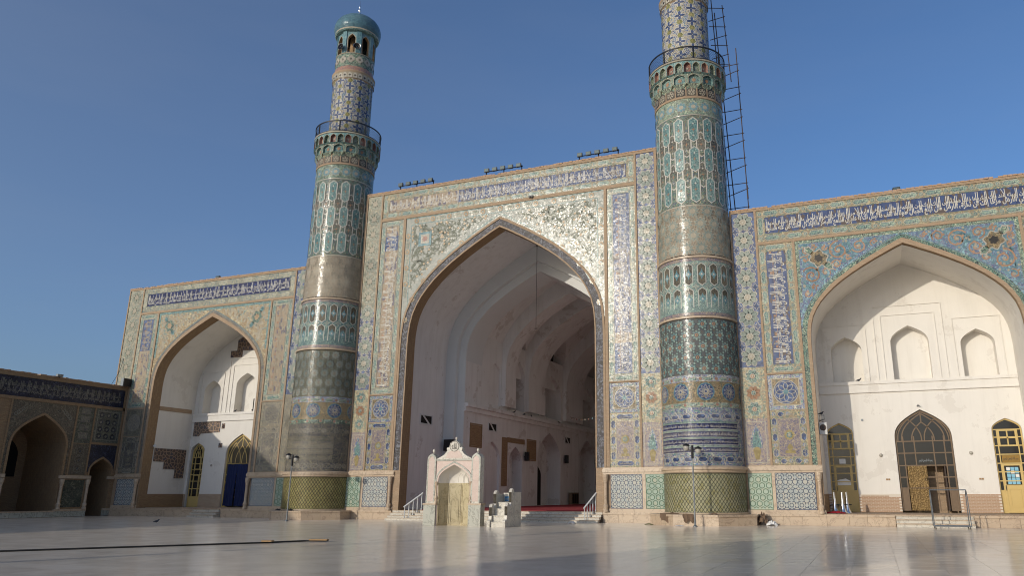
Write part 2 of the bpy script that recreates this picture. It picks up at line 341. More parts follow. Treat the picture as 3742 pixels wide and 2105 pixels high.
AP = [(0, 1), (.08, .965), (.16, .925), (.259, .876), (.40, .80), (.531, .722), (.63, .655), (.72, .585), (.80, .51), (.868, .435), (.918, .36), (.958, .28), (.983, .19), (.995, .10), (1, 0)]
def arch(a, zs, za, zb=None, cx=0.0):
    """pointed four-centred arch, left foot over the point to the right foot"""
    R = [(cx+a*u, zs+(za-zs)*v) for u, v in AP]; L = [(2*cx-x, z) for x, z in R[1:]][::-1]
    pts = L+R
    if zb is not None: pts = [(cx-a, zb)]+pts+[(cx+a, zb)]
    return pts
def arch_face(mb, S, x0, x1, z0, z1, A, m=0, o=0.0):
    """wall face x0..x1, z0..z1 with the opening A (feet at A[0], A[-1]) left out"""
    xa, xb, zb = A[0][0], A[-1][0], A[0][1]
    if xa > x0+1e-6: mb.on(S, [(x0, z0), (xa, z0), (xa, z1), (x0, z1)], m, o)
    if xb < x1-1e-6: mb.on(S, [(xb, z0), (x1, z0), (x1, z1), (xb, z1)], m, o)
    if zb > z0+1e-6: mb.on(S, [(xa, z0), (xb, z0), (xb, zb), (xa, zb)], m, o)
    for p, q in zip(A, A[1:]):
        if abs(p[0]-q[0]) > 1e-6: mb.on(S, [p, q, (q[0], z1), (p[0], z1)], m, o)
def sweep(mb, S, A, o0, o1, m=0):                      # the reveal of an opening
    l = 0
    for p, q in zip(A, A[1:]):
        d = math.hypot(q[0]-p[0], q[1]-p[1])
        mb.face([S(*p, o0), S(*q, o0), S(*q, o1), S(*p, o1)], m, [(l, o0), (l+d, o0), (l+d, o1), (l, o1)]); l += d
def fill(mb, S, A, zb, m=0, o=0.0):
    for p, q in zip(A, A[1:]):
        if abs(p[0]-q[0]) > 1e-6: mb.on(S, [(p[0], zb), (q[0], zb), q, p], m, o)
def band(mb, S, A, B, m=0, o0=0.0, o1=0.0):            # strip between two arch lines
    for p, q, r, s in zip(A, A[1:], B[1:], B): mb.on(S, [p, q, r, s], m, o1)
    if o1 > o0: sweep(mb, S, A, o0, o1, m); sweep(mb, S, B, o0, o1, m)
def frame(mb, S, x0, x1, z0, z1, w, m=0, o0=0.0, o1=0.05):
    mb.rect(S, x0, x1, z1-w, z1, m, o0, o1); mb.rect(S, x0, x1, z0, z0+w, m, o0, o1)
    mb.rect(S, x0, x0+w, z0+w, z1-w, m, o0, o1); mb.rect(S, x1-w, x1, z0+w, z1-w, m, o0, o1)
def ring_poly(n, r, rot=0.0, cx=0, cz=0, sx=1, sz=1): return [(cx+sx*r*math.sin(rot+2*PI*k/n), cz+sz*r*math.cos(rot+2*PI*k/n)) for k in range(n)]
def ribbon(mb, S, pts, w, m=0, o0=0.0, o1=0.02, closed=False, edge=True):
    """flat band of width w along a line, standing o1 off the surface"""
    n = len(pts); L, Rr = [], []
    for i in range(n):
        a = pts[(i-1) % n] if closed or i else pts[0]; b = pts[(i+1) % n] if closed or i < n-1 else pts[-1]
        d = Vector((b[0]-a[0], b[1]-a[1])); d = d.normalized() if d.length > 1e-9 else Vector((1, 0)); nx, nz = -d.y*w/2, d.x*w/2
        L.append((pts[i][0]+nx, pts[i][1]+nz)); Rr.append((pts[i][0]-nx, pts[i][1]-nz))
    for i in range(n if closed else n-1):
        j = (i+1) % n; mb.on(S, [L[i], L[j], Rr[j], Rr[i]], m, o1)
# ------------------------------------------------------------------ Arabic lettering, joined letter forms
AD = 'ا:FE8D,FE8E;ب:FE8F,FE90,FE91,FE92;ت:FE95,FE96,FE97,FE98;ث:FE99,FE9A,FE9B,FE9C;ج:FE9D,FE9E,FE9F,FEA0;ح:FEA1,FEA2,FEA3,FEA4;خ:FEA5,FEA6,FEA7,FEA8;د:FEA9,FEAA;ذ:FEAB,FEAC;ر:FEAD,FEAE;ز:FEAF,FEB0;س:FEB1,FEB2,FEB3,FEB4;ش:FEB5,FEB6,FEB7,FEB8;ص:FEB9,FEBA,FEBB,FEBC;ض:FEBD,FEBE,FEBF,FEC0;ط:FEC1,FEC2,FEC3,FEC4;ظ:FEC5,FEC6,FEC7,FEC8;ع:FEC9,FECA,FECB,FECC;غ:FECD,FECE,FECF,FED0;ف:FED1,FED2,FED3,FED4;ق:FED5,FED6,FED7,FED8;ك:FED9,FEDA,FEDB,FEDC;ل:FEDD,FEDE,FEDF,FEE0;م:FEE1,FEE2,FEE3,FEE4;ن:FEE5,FEE6,FEE7,FEE8;ه:FEE9,FEEA,FEEB,FEEC;و:FEED,FEEE;ي:FEF1,FEF2,FEF3,FEF4;ى:FEEF,FEF0;ة:FE93,FE94;أ:FE83,FE84;إ:FE87,FE88;ؤ:FE85,FE86;ئ:FE89,FE8A,FE8B,FE8C'
FORMS = {e[0]: [chr(int(c, 16)) for c in e[2:].split(',')] for e in AD.split(';')}
def shape(s):
    out = []
    for i, c in enumerate(s):
        f = FORMS.get(c)
        if not f: out.append(c); continue
        pj = i > 0 and len(FORMS.get(s[i-1], '')) == 4; nj = i+1 < len(s) and s[i+1] in FORMS and len(f) == 4
        out.append(f[(2 if nj else 0)+(1 if pj else 0)] if len(f) == 4 else f[1 if pj else 0])
    return ''.join(reversed(out))
TX = {}
def text_tris(s):
    if s in TX: return TX[s]
    c = bpy.data.curves.new('lettering', 'FONT'); c.body = shape(s); c.resolution_u = 1; c.size = 1; c.offset = 0.026
    o = bpy.data.objects.new('lettering', c); COL.objects.link(o)
    dg = bpy.context.evaluated_depsgraph_get(); dg.update()
    me = bpy.data.meshes.new_from_object(o.evaluated_get(dg))
    V = [(v.co.x, v.co.y) for v in me.vertices]; Fc = [tuple(p.vertices) for p in me.polygons]
    bpy.data.objects.remove(o); bpy.data.curves.remove(c); bpy.data.meshes.remove(me)
    x0, x1 = min(v[0] for v in V), max(v[0] for v in V); y0, y1 = min(v[1] for v in V), max(v[1] for v in V)
    TX[s] = ([((a-x0)/(x1-x0), (b-y0)/(y1-y0)) for a, b in V], Fc, (x1-x0)/(y1-y0)); return TX[s]
def write(mb, S, text, s0, s1, t0, t1, m=0, o=0.02, up=False):
    """lettering stretched into a box; up=True: the line runs upwards"""
    V, Fc, _ = text_tris(text)
    P = [((s1-(s1-s0)*b, t0+(t1-t0)*a) if up else (s0+(s1-s0)*a, t0+(t1-t0)*b)) for a, b in V]
    for f in Fc: mb.on(S, [P[i] for i in f], m, o)
def quad(mb, S, s0, s1, t0, t1, m, o): mb.on(S, [(s0, t0), (s1, t0), (s1, t1), (s0, t1)], m, o)
ISRA = 'ولا تقف ما ليس لك به علم إن السمع والبصر والفؤاد كل أولئك كان عنه مسئولا'
ISRB = 'ولا تمش في الأرض مرحا إنك لن تخرق الأرض ولن تبلغ الجبال طولا'
ISRC = 'كل ذلك كان سيئه عند ربك مكروها ذلك مما أوحى إليك ربك من الحكمة'
BSM = 'بسم الله الرحمن الرحيم'
def inscription(name, parent, S, s0, s1, t0, t1, mat, texts, up=False, seed=1, kufic=None, unit=6.2):
    """thuluth band: lettering in the lower part, tall shafts and a thin upper line of kufic"""
    r = random.Random(seed); mb = MB(mat, kufic or mat)
    ln = (t1-t0) if up else (s1-s0); h = (s1-s0) if up else (t1-t0)
    def W(a0, a1, b0, b1, text, o=0.02):
        if up: write(mb, S, text, s1-h*b1, s1-h*b0, t0+a0, t0+a1, 0, o, True)
        else: write(mb, S, text, s0+a0, s0+a1, t0+h*b0, t0+h*b1, 0, o)
    def Q(a0, a1, b0, b1, m=0, o=0.018, sk=0.0):
        if up: mb.on(S, [(s1-h*b0, t0+a0), (s1-h*b0, t0+a1), (s1-h*b1, t0+a1+sk), (s1-h*b1, t0+a0+sk)], m, o)
        else: mb.on(S, [(s0+a0, t0+h*b0), (s0+a1, t0+h*b0), (s0+a1+sk, t0+h*b1), (s0+a0+sk, t0+h*b1)], m, o)
    k = max(1, round(ln/(unit*h))); L = ln/k
    for i in range(k):
        W(i*L+0.02, (i+1)*L-0.02, 0.0, 0.58, texts[i % len(texts)])
        W(i*L+0.1, (i+1)*L-0.1, 0.40, 0.80, texts[(i+1) % len(texts)], 0.024)
    a = 0.05
    wd = 0.026*h/1.0+0.010
    while a < ln-0.1:
        n = r.choice((1, 2, 2, 3)); top = r.uniform(0.86, 0.98)
        for _ in range(n):
            if a < ln-0.08: Q(a, a+wd, 0.34, top, 0, 0.018, r.choice((0, 0, 0.02, -0.25*h if r.random() < 0.25 else 0)) if a > 0.4 else 0); a += wd*2.3
        if r.random() < 0.8: Q(a, a+r.uniform(0.05, 0.14)*h+0.03, 0.72, 0.80+r.uniform(0, 0.08), 1, 0.014)
        a += r.uniform(0.16, 0.42)*h
    Q(0.05, ln-0.05, 0.66, 0.69, 1, 0.015)
    return mb.build(name, parent)
# ------------------------------------------------------------------ shared tiles
def petal(mb, S, a, r0, r1, w, m, o, cx=0, cz=0, tip=0.0):
    ca, sa = math.cos(a), math.sin(a)
    pts = [(r0, -w*.35), (r0+(r1-r0)*.55, -w/2), (r1-(r1-r0)*.12, -w*.30), (r1+tip, 0), (r1-(r1-r0)*.12, w*.30), (r0+(r1-r0)*.55, w/2), (r0, w*.35)]
    mb.on(S, [(cx+p*sa+q*ca, cz+p*ca-q*sa) for p, q in pts], m, o)
def rosette(name, S, R, n, mats, inner=0.30, wf=1.0, org=None, o=0.02, rot=0.0, edge=0.08):
    """flower of n petals: rim, petals, heart"""
    mb = MB(*mats); w = 2*R*math.tan(PI/n)*0.78*wf
    for k in range(n):
        a = rot+2*PI*k/n; petal(mb, S, a, R*inner*.6, R, w, 0, o, tip=R*.04)
        petal(mb, S, a, R*inner, R*(1-edge), w*(1-edge*2.6), 1, o+.006)
    mb.on(S, ring_poly(12, R*inner*1.15, rot), 0, o+.010); mb.on(S, ring_poly(12, R*inner*.85, rot), 2, o+.014); mb.on(S, ring_poly(8, R*inner*.4, rot), 0, o+.018)
    return mb.mesh(name)
def star(mb, S, n, r, ri, m, o, cx=0, cz=0, rot=0.0): mb.on(S, [(cx+(r if k % 2 == 0 else ri)*math.sin(rot+PI*k/n), cz+(r if k % 2 == 0 else ri)*math.cos(rot+PI*k/n)) for k in range(2*n)], m, o)
O0 = flat(0.0)
def cart_poly(L, h, k=0):
    e = h*.5; x = L/2-e; q = 1-k
    return [(-x, h/2*q), (-x*.5, h/2*q), (-x*.4, h*.42*q), (x*.4, h*.42*q), (x*.5, h/2*q), (x, h/2*q), (x+e*.5*q, h*.30*q), (x+e*q, 0), (x+e*.5*q, -h*.30*q), (x, -h/2*q), (x*.5, -h/2*q), (x*.4, -h*.42*q), (-x*.4, -h*.42*q), (-x*.5, -h/2*q), (-x, -h/2*q), (-x-e*.5*q, -h*.30*q), (-x-e*q, 0), (-x-e*.5*q, h*.30*q)]
def cartouche(name, L, h, mats):
    mb = MB(*mats); mb.plate(O0, cart_poly(L, h), 0, 0, .016); mb.on(O0, cart_poly(L-.06, h-.09), 1, .021); return mb.mesh(name)
def starlet(name, r, mats):
    mb = MB(*mats); star(mb, O0, 8, r, r*.78, 0, .016); star(mb, O0, 8, r*.74, r*.58, 1, .021); mb.on(O0, ring_poly(8, r*.28), 0, .025); return mb.mesh(name)
CART = {}
def border(parent, S, x0, x1, z0, z1, w, cm, sm, pitch=1.35, h=0.36, sides='tblr'):
    """ring of cartouches and stars round a panel"""
    def run(a0, a1, fixed, vert):
        n = max(1, round((a1-a0)/pitch)); p = (a1-a0)/n; L = round(p-.40, 2)
        key = (L, h, cm); 
        if key not in CART: CART[key] = cartouche('cartouche', L, h, ('g_white', cm))
        k2 = (h, sm)
        if k2 not in CART: CART[k2] = starlet('star_tile', h*.44, ('g_cream', sm))
        for i in range(n):
            c = a0+(i+.5)*p; e = a0+(i+1)*p
            pos = (fixed, c) if vert else (c, fixed)
            setpiece('cartouche', CART[key], parent, S, *pos, PI/2 if vert else 0)
            if i < n-1: setpiece('star_tile', CART[k2], parent, S, *((fixed, e) if vert else (e, fixed)), 0)
    zt, zb, xl, xr = z1-w/2, z0+w/2, x0+w/2, x1-w/2
    if 't' in sides: run(xl, xr, zt, False)
    if 'b' in sides: run(xl, xr, zb, False)
    if 'l' in sides: run(zb, zt, xl, True)
    if 'r' in sides: run(zb, zt, xr, True)
    k2 = (h, sm)
    for c, z in ((xl, zt), (xr, zt), (xl, zb), (xr, zb)): setpiece('star_tile', CART[k2], parent, S, c, z, 0, .002)

def vines(name, parent, S, inside, box, mats, n, seed, w=.045, L=1.1, leaf=.10, o=.016, curl=1.6, up=0.0):
    """curling stems with leaves filling a field; inside(s, t) keeps them in it"""
    r = random.Random(seed); m = MB(*mats); x0, x1, z0, z1 = box; got = []; tries = 0
    while len(got) < n and tries < n*30:
        tries += 1; p = (r.uniform(x0, x1), r.uniform(z0, z1))
        if not inside(*p) or any((p[0]-q[0])**2+(p[1]-q[1])**2 < (L*.30)**2 for q in got): continue
        got.append(p); a = r.gauss(0, .7)+up; k = r.choice((-1, 1))*r.uniform(.5, 1)*curl; P = [p]; st = L/9
        for i in range(9):
            q = (P[-1][0]+st*math.sin(a), P[-1][1]+st*math.cos(a))
            if not inside(*q): break
            P.append(q); a += k*st*(1+i*.35)
        if len(P) < 3: continue
        oo = o+.0005*(len(got) % 5); ribbon(m, S, P, w, 0, 0, oo)
        for i in range(1, len(P)):
            d = math.atan2(P[i][0]-P[i-1][0], P[i][1]-P[i-1][1])
            for sd in (-1, 1):
                if r.random() < .75:
                    t = d+sd*.9; c = (P[i][0]+leaf*.75*math.sin(t), P[i][1]+leaf*.75*math.cos(t))
                    if inside(*c):
                        u, v = (math.sin(t), math.cos(t)), (math.cos(t), -math.sin(t)); f = leaf*r.uniform(.7, 1.2)
                        m.on(S, [(c[0]-u[0]*f*.8, c[1]-u[1]*f*.8), (c[0]+v[0]*f*.32, c[1]+v[1]*f*.32), (c[0]+u[0]*f*.8, c[1]+u[1]*f*.8), (c[0]-v[0]*f*.32, c[1]-v[1]*f*.32)], 0, oo+.001)
        if len(mats) > 1 and r.random() < .6: star(m, S, 6, leaf*.9, leaf*.55, 1, oo+.003, *P[-1])
    return m.build(name, parent, kind='stuff')
def over_arch(a, zs, za, cx, half, top, gap):
    """field between an arch and its frame"""
    def f(x, z):
        u = abs(x-cx)
        if u > half or z > top: return False
        zz = zs+(za-zs)*ap_at(min(1, u/a)) if u < a else zs
        return z > zz+gap and z > zs+1.2
    return f
def ap_at(u):
    for (a, b), (c, d) in zip(AP, AP[1:]):
        if a <= u <= c: return b+(d-b)*(u-a)/(c-a)
    return 0
# ------------------------------------------------------------------ ground
def build_floor():
    """courtyard paving: slabs with open joints on a bed; the 300 nearest in view are slabs of their own"""
    mb = MB('joint'); mb.face([(-400, -400, -.005), (400, -400, -.005), (400, 400, -.005), (-400, 400, -.005)])
    fl = mb.build('courtyard_floor'); fl['kind'] = 'structure'
    g = .004; px, py = 1.05, 1.05; mesh = {}
    near = []; rest = []
    for i in range(-36, 46):
        for j in range(-78, 0):
            x, y = i*px+.3, j*py-.2
            if x+px > 16.9 and x < 33 and -33.5 < y < -12.2 and x < 24.07+(y+47.23)*.30+2 and x > 24.07-(y+47.23)*.36+0.5: near.append((x, y))
            else: rest.append((x, y))
    near.sort(key=lambda q: (q[0]-24)**2+(q[1]+47)**2); rest += near[300:]; near = near[:300]
    for v in range(6):
        m = MB('paving'); r = random.Random(v); d = [r.uniform(-.0012, .0012) for _ in range(4)]
        P = [(g, g), (px-g, g), (px-g, py-g), (g, py-g)]
        m.face([(a, b, d[k]) for k, (a, b) in enumerate(P)])
        for k in range(4):
            a, b = P[k], P[(k+1) % 4]; m.face([(a[0], a[1], -.005), (b[0], b[1], -.005), (b[0], b[1], d[(k+1) % 4]), (a[0], a[1], d[k])])
        me = m.mesh('paving_slab'); at = me.attributes.new('tone', 'FLOAT', 'FACE'); tv = r.random(); at.data.foreach_set('value', [tv]*len(me.polygons)); mesh[v] = me
    for x, y in near: piece('paving_slab', mesh[RND.randrange(6)], fl, (x, y, 0))
    m = MB('paving'); tones = []
    for x, y in rest:
        d = [RND.uniform(-.0012, .0012) for _ in range(4)]
        m.face([(x+g, y+g, d[0]), (x+px-g, y+g, d[1]), (x+px-g, y+py-g, d[2]), (x+g, y+py-g, d[3])]); tones.append(RND.random())
    for a in ((-400, -37.6, -400, 0), (48.7, 400, -400, 0), (-37.6, 48.7, -400, -82.2)):
        m.face([(a[0], a[2], 0), (a[1], a[2], 0), (a[1], a[3], 0), (a[0], a[3], 0)]); tones.append(.5)
    ob = m.build('paving_field', fl, kind='stuff'); at = ob.data.attributes.new('tone', 'FLOAT', 'FACE'); at.data.foreach_set('value', tones)
    return fl
build_floor()
# ------------------------------------------------------------------ tile panels shared by portal and wings
FLOW = {}
def flower_mesh(kind, R):
    k = (kind, round(R, 2))
    if k not in FLOW:
        mats = {'new': ('g_white', 'g_sage', 'g_cream'), 'pale': ('g_cream', 'm_pale', 'g_cream'), 'orange': ('g_cream', 'g_orange', 'g_green'), 'green': ('g_white', 'g_green', 'g_orange'), 'old': ('g_arcwhite', 'm_old', 'm_old')}[kind]
        FLOW[k] = rosette('rosette', O0, R, 8, mats, rot=PI/8)
    return FLOW[k]
FILL = {}
def starfill(kind):
    if kind not in FILL:
        mb = MB(*(('g_white', 'g_cobalt') if kind == 'new' else ('g_cream', 'm_pale'))); star(mb, O0, 4, .30, .15, 0, .012); star(mb, O0, 4, .25, .11, 1, .017); FILL[kind] = mb.mesh('star_tile')
    return FILL[kind]
def strip(parent, xa, xb, ztop, split=None, kinds=('new', 'new'), low='new', S=FAC):
    cx, wd = (xa+xb)/2, xb-xa
    mb = MB('g_cobalt', 'm_borderpale', 'm_pale', 'm_border', 'g_purple', 'm_old')
    zz = split or 9.35
    if split: mb.rect(S, xa, xb, split, ztop, 1, 0, .01)
    mb.rect(S, xa, xb, 9.35, split or ztop, 0 if kinds[1] == 'new' else 1, 0, .01)
    mb.rect(S, xa, xb, 6.2, 9.35, 3 if low == 'new' else 5, 0, .01); mb.rect(S, xa, xb, 3.42, 6.2, 4 if low == 'new' else 5, 0, .012)
    mb.build('strip_ground', parent)
    n = round((ztop-9.4)/1.33); p = (ztop-9.4)/n
    for i in range(n):
        z = 9.4+(i+.5)*p; k = kinds[0] if split and z > split else kinds[1]
        setpiece('rosette', flower_mesh(k, min(wd, p)*.51), parent, S, cx, z)
        if i:
            for s in (-1, 1): setpiece('star_tile', starfill(k), parent, S, cx+s*wd*.36, z-p/2)
    for z, k in ((8.78, 'green'), (7.77, 'orange'), (6.77, 'green')) if low == 'new' else ((8.4, 'old'), (7.1, 'old')):
        setpiece('rosette', flower_mesh(k, wd*.325 if low == 'new' else wd*.40), parent, S, cx, z)
    t = MB('g_white', 'm_blue', 'g_teal', 'g_gold', 'g_cream') if low == 'new' else MB('g_arcwhite', 'm_old', 'm_oldblue', 'm_old', 'g_arcwhite')
    frame(t, S, xa+.12, xb-.12, 3.55, 6.02, .05, 0, 0, .02)
    q = wd/1.35
    t.on(S, [(cx-.32*q, 4.45), (cx-.34*q, 4.9), (cx-.2*q, 5.4), (cx, 5.85), (cx+.2*q, 5.4), (cx+.34*q, 4.9), (cx+.32*q, 4.45)], 1, .016)
    t.on(S, [(cx-.20*q, 4.5), (cx-.24*q, 4.8), (cx-.13*q, 5.2), (cx, 5.55), (cx+.13*q, 5.2), (cx+.24*q, 4.8), (cx+.20*q, 4.5)], 2, .021)
    t.on(S, [(cx-.10*q, 3.75), (cx+.10*q, 3.75), (cx+.22*q, 4.3), (cx+.08*q, 4.5), (cx-.08*q, 4.5), (cx-.22*q, 4.3)], 3, .021)
    t.build('cypress_panel', parent)
def colpanel(parent, x0, x1, z0, z1, grounds, cart='g_green', bg='m_border', tx='g_letter', seed=1, S=FAC, kuf='g_orange'):
    """upright inscription panel with a ring of cartouches; grounds: [(top z, material)] from the bottom up"""
    wd = .44; mb = MB(bg, *[g for _, g in grounds])
    mb.rect(S, x0, x1, z0, z1, 0, 0, .01); zb = z0+.5
    for i, (zt, g) in enumerate(grounds):
        zt = min(zt, z1-.5); quad(mb, S, x0+wd, x1-wd, zb, zt, i+1, .013); zb = zt
    frame(mb, S, x0+wd-.04, x1-wd+.04, z0+.46, z1-.46, .04, 0, .01, .03)
    mb.build('inscription_ground', parent)
    border(parent, S, x0, x1, z0, z1, wd, cart, cart, 1.4, .34)
    inscription('inscription', parent, S, x0+wd+.03, x1-wd-.03, z0+.55, z1-.55, tx, [ISRB, ISRA, ISRC], True, seed, kuf)
def medal(parent, x0, x1, z0, z1, new=True, S=FAC, seed=0):
    cx, cz = (x0+x1)/2, (z0+z1)/2; R = min(x1-x0, z1-z0)*.36
    mb = MB('m_blue', 'g_cream', 'g_cobalt', 'g_white', 'b_goldmos') if new else MB('m_old', 'm_oldblue', 'm_oldblue', 'g_arcwhite', 'm_old')
    mb.rect(S, x0, x1, z0, z1, 0, 0, .010); frame(mb, S, x0+.22, x1-.22, z0+.22, z1-.22, .06, 1, .01, .025)
    mb.on(S, [(x0+.28, z0+.28), (x1-.28, z0+.28), (x1-.28, z1-.28), (x0+.28, z1-.28)], 4, .014)
    mb.build('medallion_ground', parent)
    m = MB(*(('g_white', 'g_cobalt', 'g_turq') if new else ('g_arcwhite', 'm_oldblue', 'm_oldblue')))
    m.plate(S, ring_poly(24, R, 0, cx, cz), 0, .01, .020); m.on(S, ring_poly(24, R*.93, 0, cx, cz), 1, .024)
    for k in range(8):
        a = PI/8+k*PI/4; ribbon(m, S, ring_poly(14, R*.36, 0, cx+R*.5*math.sin(a), cz+R*.5*math.cos(a)), .035, 0, 0, .028+.001*k, True)
    star(m, S, 8, R*.28, R*.16, 2, .038, cx, cz); m.build('medallion', parent)
def vase(parent, x0, x1, z0, z1, new=True, S=FAC):
    cx = (x0+x1)/2; w = .44; a0, a1, b0, b1 = x0+w, x1-w, z0+.5, z1-.52
    mb = MB('m_border', 'g_purple', 'g_cream') if new else MB('m_old', 'm_oldblue', 'g_arcwhite')
    mb.rect(S, x0, x1, z0, z1, 0, 0, .010); mb.on(S, [(a0, b0), (a1, b0), (a1, b1), (a0, b1)], 1, .014); frame(mb, S, a0-.05, a1+.05, b0-.05, b1+.05, .05, 2, .01, .02)
    mb.build('vase_ground', parent)
    border(parent, S, x0, x1, z0, z1, w, 'g_cobalt' if new else 'm_oldblue', 'm_blue' if new else 'm_oldblue', 1.1, .36)
    if new:
        t = MB('g_white')
        for z in (z0+.22, z1-.26): write(t, S, BSM, cx-.38, cx+.38, z-.09, z+.09, 0, .028)
        for x in (x0+.22, x1-.22):
            for z in ((z0+z1)/2-.75, (z0+z1)/2+.55): write(t, S, BSM, x-.09, x+.09, z-.36, z+.40, 0, .028, True)
        t.build('inscription', parent)
    v = MB(*(('g_gold', 'g_gold', 'g_cream', 'g_green') if new else ('m_old', 'm_oldblue', 'g_arcwhite', 'm_old'))); q = (a1-a0)/1.2
    v.on(S, [(cx-.30*q, b0+.18), (cx+.30*q, b0+.18), (cx+.26*q, b0+.34), (cx-.26*q, b0+.34)], 0, .018)
    v.on(S, [(cx-.08*q, b0+.34), (cx+.08*q, b0+.34), (cx+.17*q, b0+.52), (cx+.05*q, b0+.72), (cx-.05*q, b0+.72), (cx-.17*q, b0+.52)], 1, .018)
    R = .34*q; star(v, S, 12, R, R*.72, 1, .018, cx, b0+1.25, 0); star(v, S, 8, R*.6, R*.4, 3, .022, cx, b0+1.25); star(v, S, 8, R*.3, R*.2, 2, .026, cx, b0+1.25)
    v.build('flower_vase', parent)
GIR = {}
def girih(kind, w, h):
    """interlaced strapwork panel, drawn as raised lines"""
    key = (kind, round(w, 2), round(h, 2))
    if key in GIR: return GIR[key]
    a, b = {'blue': ('d_white', 'd_lineblue'), 'green': ('d_green', 'd_linegreen')}[kind]; mb = MB(a, b); S = O0
    mb.rect(S, -w/2, w/2, -h/2, h/2, 0, 0, .012); frame(mb, S, -w/2, w/2, -h/2, h/2, .035, 1, .012, .02)
    def clip(pts):
        return all(abs(x) < w/2-.02 and abs(z) < h/2-.02 for x, z in pts)
    if kind == 'blue':
        n = max(2, round(w/.54)); p = w/n; mrow = max(2, round(h/.54)); pz = h/mrow
        for i in range(n+1):
            for j in range(mrow+1):
                cx, cz = -w/2+i*p, -h/2+j*pz
                for q in (ring_poly(12, p*.26, PI/12, cx, cz), ring_poly(8, p*.20, 0, cx+p/2, cz+pz/2)):
                    for s0, s1 in zip(q, q[1:]+q[:1]):
                        if clip((s0, s1)): ribbon(mb, S, [s0, s1], .035, 1, 0, .018)
                for k in range(8):
                    t = k*PI/4+PI/8; s0 = (cx+p*.26*math.sin(t), cz+pz*.26*math.cos(t)); s1 = (cx+p*.47*math.sin(t), cz+pz*.47*math.cos(t))
                    if clip((s0, s1)): ribbon(mb, S, [s0, s1], .035, 1, 0, .017)
    else:
        p = .40; pz = p*.866
        for j in range(-1, int(h/pz)+2):
            for i in range(-1, int(w/p)+2):
                cx, cz = -w/2+i*p+(p/2 if j % 2 else 0), -h/2+j*pz
                q = ring_poly(6, p*.42, 0, cx, cz)
                for s0, s1 in zip(q, q[1:]+q[:1]):
                    if clip((s0, s1)): ribbon(mb, S, [s0, s1], .05, 1, 0, .018)
    GIR[key] = mb.mesh('girih_panel'); return GIR[key]
def marble_base(parent, xa, xb, S=FAC, cap=True, seed=0, band2=True):
    """plinth of marble slabs, coping, and the cap above the dado"""
    r = random.Random(seed); x = xa
    while x < xb-.05:
        w = min(r.uniform(.95, 1.35), xb-x); w = xb-x if xb-x-w < .4 else w
        m = MB('marble_cream'); m.rect(S, x+.006, x+w-.006, 0, .50, 0, 0, .10); m.build('marble_slab', parent); x += w
    n = max(1, round((xb-xa)/.66)); w = (xb-xa)/n
    for i in range(n):
        m = MB('marble_cream'); m.rect(S, xa+i*w+.004, xa+(i+1)*w-.004, .50, .62, 0, 0, .16); m.build('coping_stone', parent)
    if band2: m = MB('marble_cream'); m.rect(S, xa, xb, .62, .86, 0, 0, .035); m.build('base_course', parent)
    if cap:
        m = MB('marble_cream'); m.rect(S, xa, xb, 2.97, 3.10, 0, 0, .05); m.rect(S, xa, xb, 3.10, 3.30, 0, 0, .14); m.rect(S, xa, xb, 3.30, 3.40, 0, 0, .03); m.build('dado_cap', parent)
def dado(parent, xs, S=FAC):
    """xs: [(x0, x1, kind)] panels; marble stiles between them"""
    for x0, x1, k in xs: setpiece('girih_panel', girih(k, x1-x0, 2.11), parent, S, (x0+x1)/2, 1.915, 0, .004)
    m = MB('marble_cream'); e = sorted(xs)
    for (a, b, _), (c, d, _) in zip(e, e[1:]): m.rect(S, b, c, .86, 2.97, 0, 0, .03)
    if len(e) > 1: m.build('stile', parent)
COLN = MB('marble_cream'); COLN.lathe([(.0, .0), (.17, .0), (.17, .10), (.13, .16), (.16, .30), (.17, .38), (.11, .50), (.105, 1.75), (.13, 1.80), (.12, 1.86), (.15, 1.95), (.17, 2.10), (.18, 2.13), (.18, 2.31), (0, 2.31)], 12)
COLN = COLN.mesh('colonnette')
def brick_lines(parent, rects, S=FAC, o=.07, name='brick_course', mat='brick_buff'):
    for k, (x0, x1, z0, z1) in enumerate(rects):
        mb = MB(mat); mb.rect(S, x0, x1, z0, z1, 0, 0, o+.002*(k % 3)); mb.build(name, parent)
CPB = MB('brick_rust'); CPB.box(-.115, .115, -.09, .30, 0, .085); CPB = CPB.mesh('coping_brick')
def coping(parent, x0, x1, z, S=FAC):
    n = int((x1-x0)/.25)
    for i in range(n):
        if RND.random() > .025: piece('coping_brick', CPB, parent, S(x0+(i+.5)*(x1-x0)/n, z, RND.gauss(0, .012)), (0, RND.gauss(0, .02), S.rot[2]), (1, 1, RND.uniform(.75, 1.25)))
